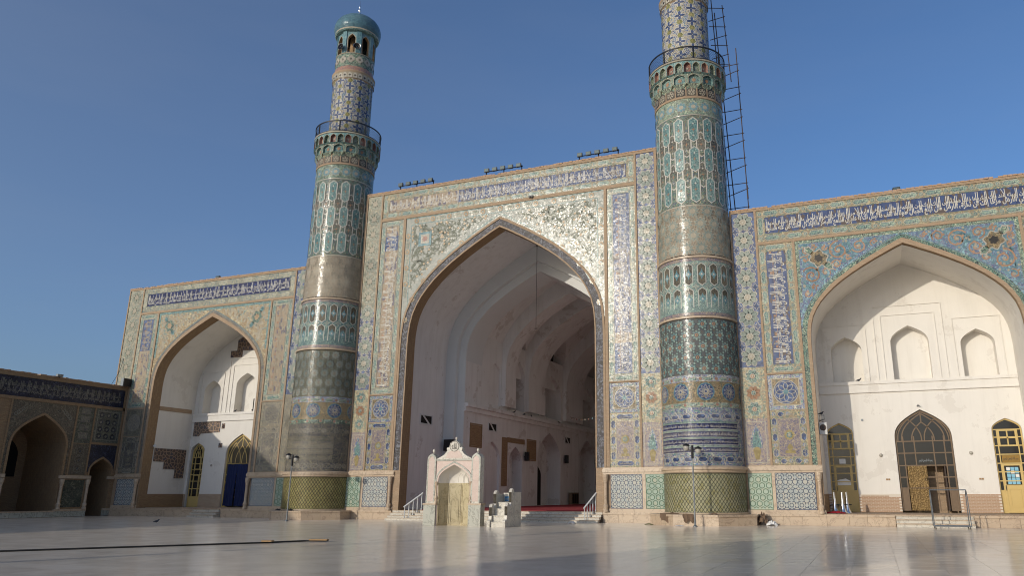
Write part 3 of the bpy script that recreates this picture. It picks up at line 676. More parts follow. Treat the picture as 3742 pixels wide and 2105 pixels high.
# ------------------------------------------------------------------ the great portal
portal = thing('great_portal', 'tall tiled central portal with one huge pointed arch between the two minarets', 'portal', (0, 0, 0))
HA = arch(7.43, 12.5, 20.95, .62); HB = arch(8.14, 12.5, 21.71, 3.3)
mb = MB('brick_buff', 'brick_dark'); arch_face(mb, FAC, -12.12, 12.12, 0, 25.2, HA, 0, 0)
sweep(mb, FAC, HA, 0, -.95, 1)
for x in (-12.12, 12.12): mb.face([(x, 0, 0), (x, 2.2, 0), (x, 2.2, 25.2), (x, 0, 25.2)])
mb.face([(-12.12, 0, 25.2), (12.12, 0, 25.2), (12.12, 2.2, 25.2), (-12.12, 2.2, 25.2)]); mb.face([(-12.12, 2.2, 22.0), (12.12, 2.2, 22.0), (12.12, 2.2, 25.2), (-12.12, 2.2, 25.2)])
mb.build('brick_wall', portal)
brick_lines(portal, [(-12.12, 12.12, 25.02, 25.2), (-10.6, 10.6, 22.70, 22.95)] + [r for s in (-1, 1) for r in ((*sorted((s*11.92, s*12.12)), 3.4, 25.02), (*sorted((s*10.47, s*10.60)), 3.4, 25.02), (*sorted((s*8.19, s*8.40)), 3.4, 22.70))] + [r for s in (-1, 1) for r in ((*sorted((s*8.40, s*10.47)), 8.86, 8.95),)])
# bands round the arch
mb = MB('brick_buff', 'm_archband', 'brick_dark', 'g_navy')
B0, B1, B2, B3 = (arch(a, 12.5, z, 3.4) for a, z in ((8.17, 21.76), (8.02, 21.58), (7.52, 21.08), (7.43, 20.95)))
band(mb, FAC, B0, B1, 0, 0, .07); band(mb, FAC, B1, B2, 1, 0, .012); band(mb, FAC, B2, B3, 0, 0, .05); mb.build('arch_band', portal)
# frieze
mb = MB('m_border', 'm_kuficold', 'm_kufic')
mb.rect(FAC, -10.45, 10.45, 22.95, 25.02, 0, 0, .012); quad(mb, FAC, -9.88, -3.6, 23.42, 24.45, 1, .016); quad(mb, FAC, -3.6, 9.88, 23.42, 24.45, 2, .016); frame(mb, FAC, -9.93, 9.93, 23.37, 24.50, .05, 0, .012, .03); mb.build('frieze_ground', portal)
border(portal, FAC, -10.45, 10.45, 22.95, 25.02, .46, 'g_green', 'g_green', 1.38, .36)
inscription('inscription', portal, FAC, -9.85, 9.85, 23.44, 24.43, 'g_letter', [ISRA, ISRB, ISRC], False, 3, 'g_orange')
# side panels
colpanel(portal, -10.47, -8.40, 8.95, 22.70, [(20.2, 'm_kuficold'), (21.4, 'g_cobalt'), (23, 'm_kuficold')], 'g_green', 'm_borderpale', 'g_letter', 5)
colpanel(portal, 8.40, 10.47, 8.95, 22.70, [(11.5, 'g_cobalt'), (12.2, 'm_kuficold'), (18, 'm_kufic'), (23, 'g_cobalt')], 'g_green', 'm_borderpale', 'g_letter', 6)
strip(portal, -11.92, -10.60, 25.02, 15.6, ('pale', 'new')); strip(portal, 10.60, 11.92, 25.02)
for s in (-1, 1):
    a, b = sorted((s*8.43, s*10.47)); medal(portal, a, b, 6.88, 8.82); vase(portal, a, b, 3.42, 6.84)
    a, b = sorted((s*7.90, s*12.12)); marble_base(portal, a, b, seed=3+s)
    dado(portal, [(*sorted((s*8.42, s*10.53)), 'blue'), (*sorted((s*10.74, s*12.08)), 'green')])
    piece('colonnette', COLN, portal, (s*8.13, -.16, .66))
# spandrel
mb = MB('m_spandrel', 'g_teal', 'm_pale'); SP = arch(8.19, 12.5, 21.80)
arch_face(mb, FAC, -8.19, 8.19, 12.5, 22.70, SP, 0, .008); mb.build('spandrel_mosaic', portal)
mb = MB('g_teal', 'g_cream', 'm_pale')
mb.rect(FAC, -8.19, 8.19, 22.62, 22.70, 0, 0, .02); mb.rect(FAC, -7.72, 7.72, 22.10, 22.15, 0, 0, .018)
for s in (-1, 1): mb.rect(FAC, *sorted((s*7.72, s*7.67)), 15.6, 22.10, 0, 0, .018)
G1 = arch(7.7, 12.9, 22.02); ribbon(mb, FAC, [p for p in G1 if p[1] > 15.8], .07, 0, 0, .018)
mb.build('spandrel_line', portal)
fm = rosette('rosette', O0, .26, 8, ('g_teal', 'g_buff', 'g_cream')); cm = cartouche('cartouche', .86, .36, ('g_cream', 'm_pale'))
for i in range(-5, 6):
    setpiece('rosette', fm, portal, FAC, i*1.45, 22.39)
    if i < 5: setpiece('cartouche', cm, portal, FAC, i*1.45+.72, 22.39)
for s in (-1, 1):
    for k, z in enumerate((21.2, 19.9, 18.6, 17.3)):
        setpiece('rosette', fm, portal, FAC, s*7.95, z); setpiece('cartouche', cm, portal, FAC, s*7.95, z-.65, PI/2)
    Gm = arch(7.95, 12.7, 21.90)
    for i in range(4, 13, 2):
        p = Gm[len(Gm)//2+s*i]; setpiece('rosette', fm, portal, FAC, p[0], p[1]+.02)
vines('vine_scroll', portal, FAC, over_arch(8.19, 12.5, 21.80, 0, 7.6, 22.02, .62), (-7.6, 7.6, 14, 22), ('g_stem', 'g_buff'), 420, 5, .05, 1.0, .12)
mb = MB('g_turq', 'g_white', 'g_rose'); mb.rect(FAC, -6.92, -5.9, 20.30, 21.32, 0, 0, .024); frame(mb, FAC, -6.98, -5.84, 20.24, 21.38, .07, 0, 0, .036); mb.rect(FAC, -6.78, -6.04, 20.44, 21.18, 1, 0, .030); star(mb, FAC, 8, .30, .17, 2, .036, -6.41, 20.81); mb.build('square_panel', portal)
coping(portal, -12.12, 12.12, 25.2)
# ------------------------------------------------------------------ arched windows and doors
def arched_window(parent, S, cx, a, z0, zs, za, fm, gm, cols, rows, bw=.07, arcs=True, skip=None, name='window', leaf=None):
    """mullioned pointed window: frame, bars, one pane for each light; cols/rows are fractions / heights of the bars"""
    A = arch(a, zs, za, z0, cx); B = arch(a-bw, zs, za-bw*1.3, z0, cx)
    mb = MB(fm); band(mb, S, A, B, 0, 0, .08); win = mb.build(name+'_frame', parent)
    xs = [cx-a+bw]+[cx-a+2*a*f for f in cols]+[cx+a-bw]; zz = [z0]+rows
    mb = MB(fm)
    for f in cols: x = cx-a+2*a*f; mb.rect(S, x-bw*.4, x+bw*.4, z0, zs+(za-zs)*.1, 0, 0, .05)
    for i, z in enumerate(rows): mb.rect(S, cx-a+bw, cx+a-bw, z-bw*.4, z+bw*.4, 0, 0, .055)
    zt = rows[-1]
    if arcs:
        k = a-bw; H = za-zt
        for f, w_, h in ((0, .42, .62), (-.5, .45, .72), (.5, .45, .72), (0, .80, .90)):
            q = arch(k*w_, zt, zt+H*h, None, cx+f*k); q = [p for p in q if abs(p[0]-cx) < k*.99 and p[1] < zs+(za-bw-zs)*np_arch(abs(p[0]-cx)/k)-.02]
            if len(q) > 2: ribbon(mb, S, q, bw*.8, 0, 0, .045)
        mb.rect(S, cx-bw*.4, cx+bw*.4, zt+H*.62, za-bw, 0, 0, .05)
    mb.build('glazing_bar', win)
    for i in range(len(xs)-1):
        for j in range(len(zz)-1):
            if skip and skip(i, j): continue
            m = MB(gm); m.on(S, [(xs[i], zz[j]), (xs[i+1], zz[j]), (xs[i+1], zz[j+1]), (xs[i], zz[j+1])], 0, .012+RND.uniform(-.003, .003)); m.build('pane', win)
        T = [p for p in B if xs[i]-1e-6 <= p[0] <= xs[i+1]+1e-6 and p[1] > z0+.01]
        zl = lambda x: zs+(za-bw*1.3-zs)*np_arch(min(1, abs(x-cx)/(a-bw)))
        T = [(xs[i], zl(xs[i]))]+[p for p in T if xs[i]+.01 < p[0] < xs[i+1]-.01 and p[1] >= zt]+[(xs[i+1], zl(xs[i+1]))]
        m = MB(gm); fill(m, S, T, zt, 0, .012); m.build('pane', win)
    return win
def np_arch(u):
    for (a, b), (c, d) in zip(AP, AP[1:]):
        if a <= u <= c: return b+(d-b)*(u-a)/(c-a)
    return 0
BRK = MB('brick_rust'); BRK.box(-.118, .118, -.012, .02, -.030, .030); BRK = BRK.mesh('brick')
def wing(name, label, sg, tile):
    """side front with one deep whitewashed arch; sg=+1 the one beside the sun-glinting minaret"""
    W = thing(name, label, 'wing', (sg*27.1, 0, 0)); c = sg*27.1; D = 4.6; BK = flat(D)
    X = lambda a, b: tuple(sorted((sg*a, sg*b)))
    IN = arch(5.72, 10.7, 16.38, .62, c); OUT = arch(5.92, 10.7, 16.71, 3.4, c); TI = arch(6.22, 10.7, 17.02, 3.4, c)
    mb = MB('brick_buff', 'brick_dark'); arch_face(mb, FAC, *X(16.9, 37.4), 0, 19.72, IN, 0, 0); sweep(mb, FAC, IN, 0, -.9 if sg < 0 else -.35, 1)
    a, b = X(16.9, 37.4); a0_, b0_ = a, b
    for x in (a, b): mb.face([(x, 0, 0), (x, 6, 0), (x, 6, 19.72), (x, 0, 19.72)])
    mb.face([(a, 0, 19.72), (b, 0, 19.72), (b, 6, 19.72), (a, 6, 19.72)]); mb.face([(a, 6, 0), (b, 6, 0), (b, 6, 19.72), (a, 6, 19.72)]); mb.build('brick_wall', W)
    mb = MB('plaster'); I2 = arch(5.74, 10.7, 16.36, .62, c); sweep(mb, FAC, I2, -.9 if sg < 0 else -.35, -D-.05, 0); mb.build('alcove_vault', W, smooth=True)
    # back wall: three niches above the ledge, doors below
    mb = MB('plaster', 'plaster_blue')
    cells = [(c-6, c-2.0), (c-2.0, c+2.0), (c+2.0, c+6)]; N = [(c-3.85, .95, 11.72), (c, 1.12, 12.22), (c+3.85, .95, 11.72)]
    for (x0, x1), (nx, na, nz) in zip(cells, N):
        A = arch(na, 10.75 if na < 1 else 11.1, nz, 8.78, nx); arch_face(mb, BK, x0, x1, 8.2, 17, A, 0, 0)
    mb.build('alcove_wall', W)
    for nx, na, nz in N:
        m = MB('plaster'); A = arch(na, 10.75 if na < 1 else 11.1, nz, 8.78, nx); sweep(m, BK, A, 0, -.85, 0); fill(m, BK, A, 8.78, 0, -.85); m.face([BK(nx-na, 8.78, 0), BK(nx+na, 8.78, 0), BK(nx+na, 8.78, -.85), BK(nx-na, 8.78, -.85)], 0)
        m.build('niche', W)
    for x0, x1, z1, w_ in ((c-1.62, c+1.62, 12.95, .05), (c-2.05, c+2.05, 13.55, .05), (c-5.25, c-2.55, 12.45, .045), (c+2.55, c+5.25, 12.45, .045)):
        m = MB('plaster'); m.rect(BK, x0, x1, z1, z1+w_, 0, 0, .06); m.rect(BK, x0, x0+w_, 8.75, z1, 0, 0, .06); m.rect(BK, x1-w_, x1, 8.75, z1, 0, 0, .06); m.build('moulding', W)
    m = MB('plaster'); m.rect(BK, c-5.73, c+5.73, 8.55, 8.75, 0, 0, .16); m.rect(BK, c-5.73, c+5.73, 8.12, 8.55, 0, 0, .09); m.rect(BK, c-5.73, c+5.73, 8.02, 8.12, 0, 0, .12); m.build('ledge', W)
    # lower wall with door openings
    mb = MB('plaster'); dz = .67
    O = [(c-4.72, .80, 5.45, 6.16), (c+.12 if sg > 0 else c+.2, 1.62, 5.05, 6.85), (c+4.72, .80, 5.45, 6.16)]
    ed = [c-6, c-2.9, c+2.9, c+6]
    for (ox, oa, os_, oz), x0, x1 in zip(O, ed, ed[1:]): arch_face(mb, BK, x0, x1, dz, 8.2, arch(oa, os_, oz, dz, ox), 0, 0)
    for ox, oa, os_, oz in O: sweep(mb, BK, arch(oa, os_, oz, dz, ox), 0, -.3, 0)
    mb.build('lower_wall', W)
    WS = flat(D+.22)
    if sg > 0:
        for k, ox in enumerate((O[0][0], O[2][0])):
            w_ = arched_window(W, WS, ox, .80, dz, 5.45, 6.16, 'yellow_paint', 'glass', [.17, .83], [1.95, 2.5, 3.02, 3.52, 4.04, 4.55, 5.05, 5.5], .075, False, lambda i, j: i == 1 and j != 5 and j != 4 and j != 6 and j != 7, 'door_window')
            m = MB('yellow_paint'); frame(m, WS, ox-.50, ox+.50, 4.50, 5.50, .09, 0, .02, .09); m.rect(WS, ox-.035, ox+.035, 4.59, 5.41, 0, .02, .08); m.rect(WS, ox-.41, ox+.41, 4.97, 5.04, 0, .02, .08); m.build('casement', w_)
            m = MB('yellow_paint'); frame(m, WS, ox-.51, ox+.51, dz+.02, 3.48, .10, 0, .02, .085); m.rect(WS, ox-.42, ox+.42, dz+.1, 2.28, 0, .02, .06); frame(m, WS, ox-.30, ox+.30, dz+.35, 2.05, .035, 0, .06, .085); lf = m.build('door', W)
            m = MB('glass'); m.rect(WS, ox-.41, ox+.41, 2.28, 3.38, 0, .02, .03); m.build('pane', lf)
            m = MB('black_metal'); m.rect(WS, ox-.46, ox-.43, 1.95, 2.25, 0, .08, .12); m.build('handle', lf)
            m = MB('yellow_paint'); m.rect(WS, ox-.73, ox-.53, dz, 1.95, 0, .01, .04); m.rect(WS, ox+.53, ox+.73, dz, 1.95, 0, .01, .04); m.build('side_panel', w_)
            if k == 0:
                m = MB('paper'); m.rect(WS, ox-.18, ox+.20, 3.62, 3.92, 0, .03, .036); m.build('notice', w_)
                m = MB('plastic_bag'); m.on(WS, [(ox-.40, 2.29), (ox+.40, 2.29), (ox+.40, 2.55), (ox+.1, 2.70), (ox-.4, 2.60)], 0, .036); m.build('notice', lf)
            else:
                for i in range(3):
                    for j in range(5): m = MB('paper_blue', 'paper'); m.rect(WS, ox-.30+i*.22, ox-.11+i*.22, 2.32+j*.2, 2.49+j*.2, (i+j) % 5 == 4, .03, .036); m.build('poster', lf)
                m = MB('sign_ochre', 'g_black'); m.rect(WS, ox-.45, ox+.48, 3.56, 3.98, 0, .06, .09); write(m, WS, BSM, ox-.38, ox+.40, 3.64, 3.90, 1, .095); m.build('name_board', w_)
        ox = O[1][0]
        w_ = arched_window(W, WS, ox, 1.60, dz+.1, 5.05, 6.80, 'old_paint', 'glass', [.14, .335, .665, .86], [2.1, 2.75, 3.45, 4.2, 4.92], .085, True, lambda i, j: 1 <= i <= 3 and j <= 2, 'window')
        m = MB('brass', 'old_paint'); x0, x1 = ox-1.07, ox+.02; m.rect(WS, x0, x1, dz+.12, 3.42, 0, .02, .09)
        frame(m, WS, x0+.06, x1-.06, 2.15, 3.34, .07, 0, .09, .13); frame(m, WS, x0+.06, x1-.06, dz+.2, 2.05, .07, 0, .09, .13); frame(m, WS, x0+.22, x1-.22, 2.35, 3.14, .05, 0, .09, .12); m.rect(WS, x0, x1, 2.08, 2.13, 1, .09, .12); lf = m.build('brass_door', W)
        m = MB('g_black'); m.lathe([(.09, 0), (.11, .02), (.09, .04)], 12); 
        m2 = MB('black_metal'); m2.tube([WS(x1-.10+.07*math.sin(q*PI/4), 2.62+.07*math.cos(q*PI/4), .15) for q in range(9)], .015, 5); m2.build('handle', lf)
        mb2 = MB('brass', 'dark_wood'); y0 = D+.25; mb2.box(ox+.98, ox+1.06, y0, y0+.9, dz+.12, 3.42, 1); mb2.build('open_door_leaf', W)
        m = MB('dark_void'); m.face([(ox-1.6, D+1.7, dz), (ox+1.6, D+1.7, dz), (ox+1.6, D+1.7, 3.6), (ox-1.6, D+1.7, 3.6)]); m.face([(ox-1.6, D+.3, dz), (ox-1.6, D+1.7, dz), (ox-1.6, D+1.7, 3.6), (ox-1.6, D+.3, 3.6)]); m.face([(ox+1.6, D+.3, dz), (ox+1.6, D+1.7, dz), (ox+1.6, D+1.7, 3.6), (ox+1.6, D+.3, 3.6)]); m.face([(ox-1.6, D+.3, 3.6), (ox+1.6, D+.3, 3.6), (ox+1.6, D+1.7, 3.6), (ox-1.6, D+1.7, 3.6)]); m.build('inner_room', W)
        for s in (-1, 1): m = MB('old_paint'); m.rect(WS, *sorted((ox+s*1.15, ox+s*1.52)), dz+.1, 2.1, 0, .01, .03); m.build('side_panel', w_)
        m = MB('old_paint', 'grey_metal'); write(m, WS, BSM, ox-.38, ox+.38, 3.62, 3.86, 1, .03); m.build('lettering', w_)
    else:
        ox = O[0][0]
        w_ = arched_window(W, WS, ox, .66, dz, 5.2, 6.16, 'yellow_paint', 'glass', [.27, .80], [1.55, 2.2, 2.85, 3.4, 3.85, 4.35, 4.9], .07, True, None, 'door_window')
        m = MB('yellow_paint'); frame(m, WS, ox-.30, ox+.38, 1.5, 3.4, .07, 0, .02, .09); frame(m, WS, ox-.30, ox+.38, 3.85, 4.95, .07, 0, .02, .09); m.rect(WS, ox-.58, ox+.58, dz, 1.5, 0, .01, .04); m.build('casement', w_)
        ox = O[1][0]
        w_ = arched_window(W, WS, ox, 1.60, dz, 5.05, 6.80, 'yellow_paint', 'glass_dusty', [.16, .84], [1.5, 2.1, 2.75, 3.4, 4.3], .09, True, None, 'window')
        m = MB('yellow_paint'); 
        for s in (-1, 1): m.rect(WS, *sorted((ox+s*1.12, ox+s*1.52)), dz, 1.5, 0, .01, .04)
        m.build('side_panel', w_)
    # brick dado of the back wall
    xs = [(c-5.72, O[0][0]-O[0][1]), (O[0][0]+O[0][1], O[1][0]-O[1][1]), (O[1][0]+O[1][1], O[2][0]-O[2][1]), (O[2][0]+O[2][1], c+5.72)]
    for k, (x0, x1) in enumerate(xs):
        m = MB('mortar' if sg > 0 else 'brick_dado'); m.rect(BK, x0, x1, dz, 1.76, 0, 0, .03); pl = m.build('brick_dado', W)
        if sg > 0:
            nb = max(1, int((x1-x0-.01)/.25)); bl = (x1-x0)/nb
            for rr in range(13):
                off = bl/2 if rr % 2 else 0
                for i in range(nb+(0 if not rr % 2 else -1)):
                    if len(pl.children) < 100: piece('brick', BRK, pl, BK(x0+off+(i+.5)*bl, dz+.042+rr*.083, .03+RND.uniform(0, .008)), (0, 0, 0), ((bl-.014)/.236, 1, 1.15))
    for s in (-1, 1):
        m = MB('brick_dark'); SJ = side(c+s*5.72, -s)
        m.rect(SJ, .1, D, dz, 1.76, 0, 0, .03); m.build('jamb_dado', W)
    # terrace
    m = MB('brick_dado', 'marble_cream'); m.box(c-5.71, c+5.71, .02, D-.01, .0, .655); m.build('terrace', W)
    # tiled front
    z1 = 19.57
    brick_lines(W, [(*X(16.9, 37.4), z1, 19.72), (*X(18.5, 35.7), 17.22, 17.42)]+[(*X(p, q), 3.4, t) for p, q, t in ((16.9, 17.02, z1), (18.48, 18.62, z1), (20.72, 20.88, 17.22), (33.32, 33.48, 17.22), (35.56, 35.70, z1), (37.28, 37.4, z1))]+[(*X(18.62, 20.72), 8.83, 8.93)], o=.06)
    mb = MB('brick_buff', 'm_tealdark', 'm_oldblue'); band(mb, FAC, TI, OUT, 1 if sg > 0 else 2, 0, .012); band(mb, FAC, OUT, arch(5.72, 10.7, 16.38, 3.4, c), 0, 0, .05); mb.build('arch_band', W)
    mb = MB('m_bluescroll' if sg > 0 else 'm_buffscroll'); arch_face(mb, FAC, c-6.22, c+6.22, 10.7, 17.22, arch(6.22, 10.7, 17.02, None, c), 0, .008); mb.build('spandrel_mosaic', W)
    mb = MB('m_tealdark' if sg > 0 else 'g_teal', 'g_turq', 'g_white'); mb.rect(FAC, c-6.22, c+6.22, 17.0, 17.22, 0, 0, .014)
    for s in (-1, 1): mb.rect(FAC, *sorted((c+s*6.22, c+s*6.0)), 13.2, 17.0, 0, 0, .014)
    ribbon(mb, FAC, [p for p in arch(6.02, 10.9, 16.95, None, c) if p[1] > 13], .04, 1, 0, .018); mb.build('spandrel_border', W)
    for s in (-1, 1):
        if sg > 0:
            ins = over_arch(6.22, 10.7, 17.02, c, 5.9, 16.95, .12); r = random.Random(3+s); got = []
            for R in [.62, .58, .5, .5, .45, .42, .4, .36, .36, .32, .3, .28, .26, .26, .24, .22, .22, .2, .2, .2, .18, .18]:
                for _ in range(400):
                    px, pz = r.uniform(.3, 5.9), r.uniform(12.2, 16.9)
                    if math.hypot(px-4.85, pz-15.95) < R+.55 or any(math.hypot(px-q[0], pz-q[1]) < (R+q[2])*.92 for q in got): continue
                    if all(ins(c+s*(px+R*.95*math.sin(t)), pz+R*.95*math.cos(t)) for t in (0, 1, 2, 3, 4, 5, 6)): got.append((px, pz, R)); break
            for k, (px, pz, R) in enumerate(got):
                n, dr = 1.3+.5*(R > .3), (-1) ** k
                m = MB('g_orange', 'g_cream'); P = [(c+s*(px+R*(1-q/26)*math.sin(dr*q/26*n*2*PI+k)), pz+R*(1-q/26)*math.cos(dr*q/26*n*2*PI+k)) for q in range(27)]
                ribbon(m, FAC, P, .045+.08*R, 0, 0, .016)
                if R > .25: star(m, FAC, 6, .13, .07, 1, .02, *P[-1])
                for q in (4, 9, 14): star(m, FAC, 5, .09, .05, 0, .018, P[q][0]+.07, P[q][1]+.05)
                m.build('scroll', W)
        if s > 0: vines('vine_scroll', W, FAC, over_arch(6.22, 10.7, 17.02, c, 5.95, 16.95, .1), (c-6, c+6, 12, 17), ('g_turq', 'g_cream') if sg > 0 else ('g_cream', 'g_green'), 150 if sg > 0 else 200, 8+sg, .035, .8, .10, .011)
        m = MB('g_white', 'b_goldmos', 'g_black', 'm_tealdark') if sg > 0 else MB('g_cream', 'm_tealdark', 'g_buff', 'g_teal'); bx, bz = c+s*4.85, 15.95; d = Vector((-s*.707, -.707)) if sg > 0 else Vector((-s*.6, -.8)); e = Vector((-d.y, d.x))
        for k, (L0, R, mi, o) in enumerate(((0, .52, 0, .022), (.0, .45, 1, .027), (-.78, .24, 0, .022), (.78, .24, 0, .022), (-.78, .17, 3, .027), (.78, .17, 3, .027), (0, .22, 2, .032))):
            q = Vector((bx, bz))+d*L0; m.on(FAC, [tuple(q+(d*math.cos(t)*(1.15 if abs(L0) < .1 else 1.4)+e*math.sin(t))*R*(1+.16*math.cos(6*t))) for t in (2*PI*i/24 for i in range(24))], mi, o)
        m.build('corner_medallion', W)
    fz = X(18.62, 35.56)
    mb = MB('m_border' if sg > 0 else 'm_borderpale', 'm_kufic' if sg > 0 else 'g_navy'); mb.rect(FAC, *fz, 17.42, z1, 0, 0, .012); quad(mb, FAC, fz[0]+.52, fz[1]-.52, 17.94, 19.07, 1, .016); frame(mb, FAC, fz[0]+.47, fz[1]-.47, 17.90, 19.11, .05, 0, .012, .03); mb.build('frieze_ground', W)
    border(W, FAC, *fz, 17.42, z1, .47, 'g_green' if sg > 0 else 'm_borderpale', 'g_green' if sg > 0 else 'm_pale', 1.38, .36)
    inscription('inscription', W, FAC, fz[0]+.55, fz[1]-.55, 17.96, 19.05, 'g_letter', [ISRA, ISRB, ISRC] if sg > 0 else [ISRC, ISRB, ISRA], False, 9+sg, 'g_orange' if sg > 0 else 'g_buff')
    if sg > 0:
        colpanel(W, 18.62, 20.72, 8.93, 17.22, [(18, 'm_kufic')], seed=21); strip(W, 17.02, 18.48, z1); medal(W, 18.63, 20.72, 6.68, 8.80); vase(W, 18.64, 20.74, 3.42, 6.64)
        colpanel(W, 33.48, 35.56, 8.93, 17.22, [(18, 'm_kufic')], seed=22); strip(W, 35.70, 37.28, z1); medal(W, 33.5, 35.5, 6.68, 8.80); vase(W, 33.5, 35.5, 3.42, 6.64)
    else:
        colpanel(W, -20.72, -18.62, 8.93, 17.22, [(18, 'm_kuficold')], 'g_green', 'm_borderpale', 'g_cream', 23); strip(W, -18.48, -17.02, z1, None, ('new', 'new'), 'old'); medal(W, -20.72, -18.62, 6.9, 8.83, False); vase(W, -20.74, -18.64, 3.42, 6.88, False)
        colpanel(W, -35.56, -33.48, 8.93, 17.22, [(13.9, 'm_kuficold'), (18, 'g_cobalt')], 'g_green', 'm_borderpale', 'g_cream', 24); strip(W, -37.28, -35.70, z1, 9.5, ('pale', 'old'), 'old'); medal(W, -35.5, -33.5, 6.5, 8.80, False); vase(W, -35.5, -33.5, 3.42, 6.45, False)
    for p, q in ((17.0, 21.42), (32.78, 35.7)):
        a, b = X(p, q); marble_base(W, a, b, seed=31+sg)
        cx = sg*(q-.24 if p < 20 else p+.24); piece('colonnette', COLN, W, (cx, -.16, .66))
    dado(W, [(*X(17.1, 18.5), 'green'), (*X(18.68, 20.95), 'blue')]); dado(W, [(*X(33.25, 35.4), 'blue')])
    coping(W, a0_, b0_, 19.72)
    # terrace edge and the steps in it
    g0, g1 = (25.05, 28.95) if sg > 0 else (-26.4, -23.6)
    for p, q in ((c-5.68, g0), (g1, c+5.68)): marble_base(W, p, q, seed=41+sg, cap=False, band2=False)
    st = thing('stone_steps', 'three white stone steps up to the %s' % ('sunlit terrace before the brass door' if sg > 0 else 'shaded terrace before the blue curtain'), 'steps', ((g0+g1)/2, -.3, 0))
    for i in range(3):
        m = MB('marble_white'); m.box(g0+.03, g1-.03, -.72+.26*i, -.004, .205*i+.003, .205*(i+1)-.045); m.build('riser', st)
        m = MB('marble_cream'); m.box(g0+.01, g1-.01, -.77+.26*i, -.006, .205*(i+1)-.045, .205*(i+1)); m.build('tread', st)
    return W
east = wing('arched_wing', 'sunlit wing beside the scaffolded minaret, blue spandrels and white alcove with brass door', 1, None)
west = wing('arched_wing', 'far wing meeting the shaded arcade, buff spandrels and white alcove with blue curtain', -1, None)
# old tile left showing in the far alcove
for nm, S, P in (('tile_remnant', side(-32.8, 1), [(1.0, 4.45), (2.1, 4.45), (2.1, 3.85), (3.3, 3.85), (3.3, 3.1), (4.25, 3.1), (4.25, 5.55), (1.0, 5.55)]),
                 ('tile_remnant', flat(4.6), [(-32.6, 6.75), (-31.9, 6.75), (-31.7, 6.98), (-29.5, 7.05), (-29.5, 8.02), (-32.6, 8.02)]),
                 ('tile_remnant', flat(4.6), [(-28.6, 14.32), (-26.2, 14.22), (-26.1, 14.9), (-26.8, 15.5), (-28.0, 15.6), (-28.6, 15.3)]),
                 ('tile_remnant', flat(4.6), [(-29.3, 13.72), (-27.95, 13.70), (-27.95, 14.30), (-29.3, 14.34)]),
                 ('tile_remnant', flat(4.6), [(-29.35, 7.35), (-29.0, 7.35), (-29.0, 7.8), (-29.35, 7.8)]),
                 ('tile_remnant', flat(4.6), [(-29.45, 5.7), (-29.05, 5.7), (-29.05, 6.1), (-29.45, 6.1)])):
    m = MB('m_brown'); m.plate(S, P, 0, 0, .03); m.build(nm, west)
m = MB('brick_buff'); m.rect(side(-32.82, 1), .9, 4.3, 8.75, 9.1, 0, 0, .03); m.build('bare_band', west)
m = MB('dark_void', 'plaster'); m.rect(flat(4.6+.84), -26.9, -26.35, 8.8, 10.0, 0, 0, .01); m.build('hatch', west)
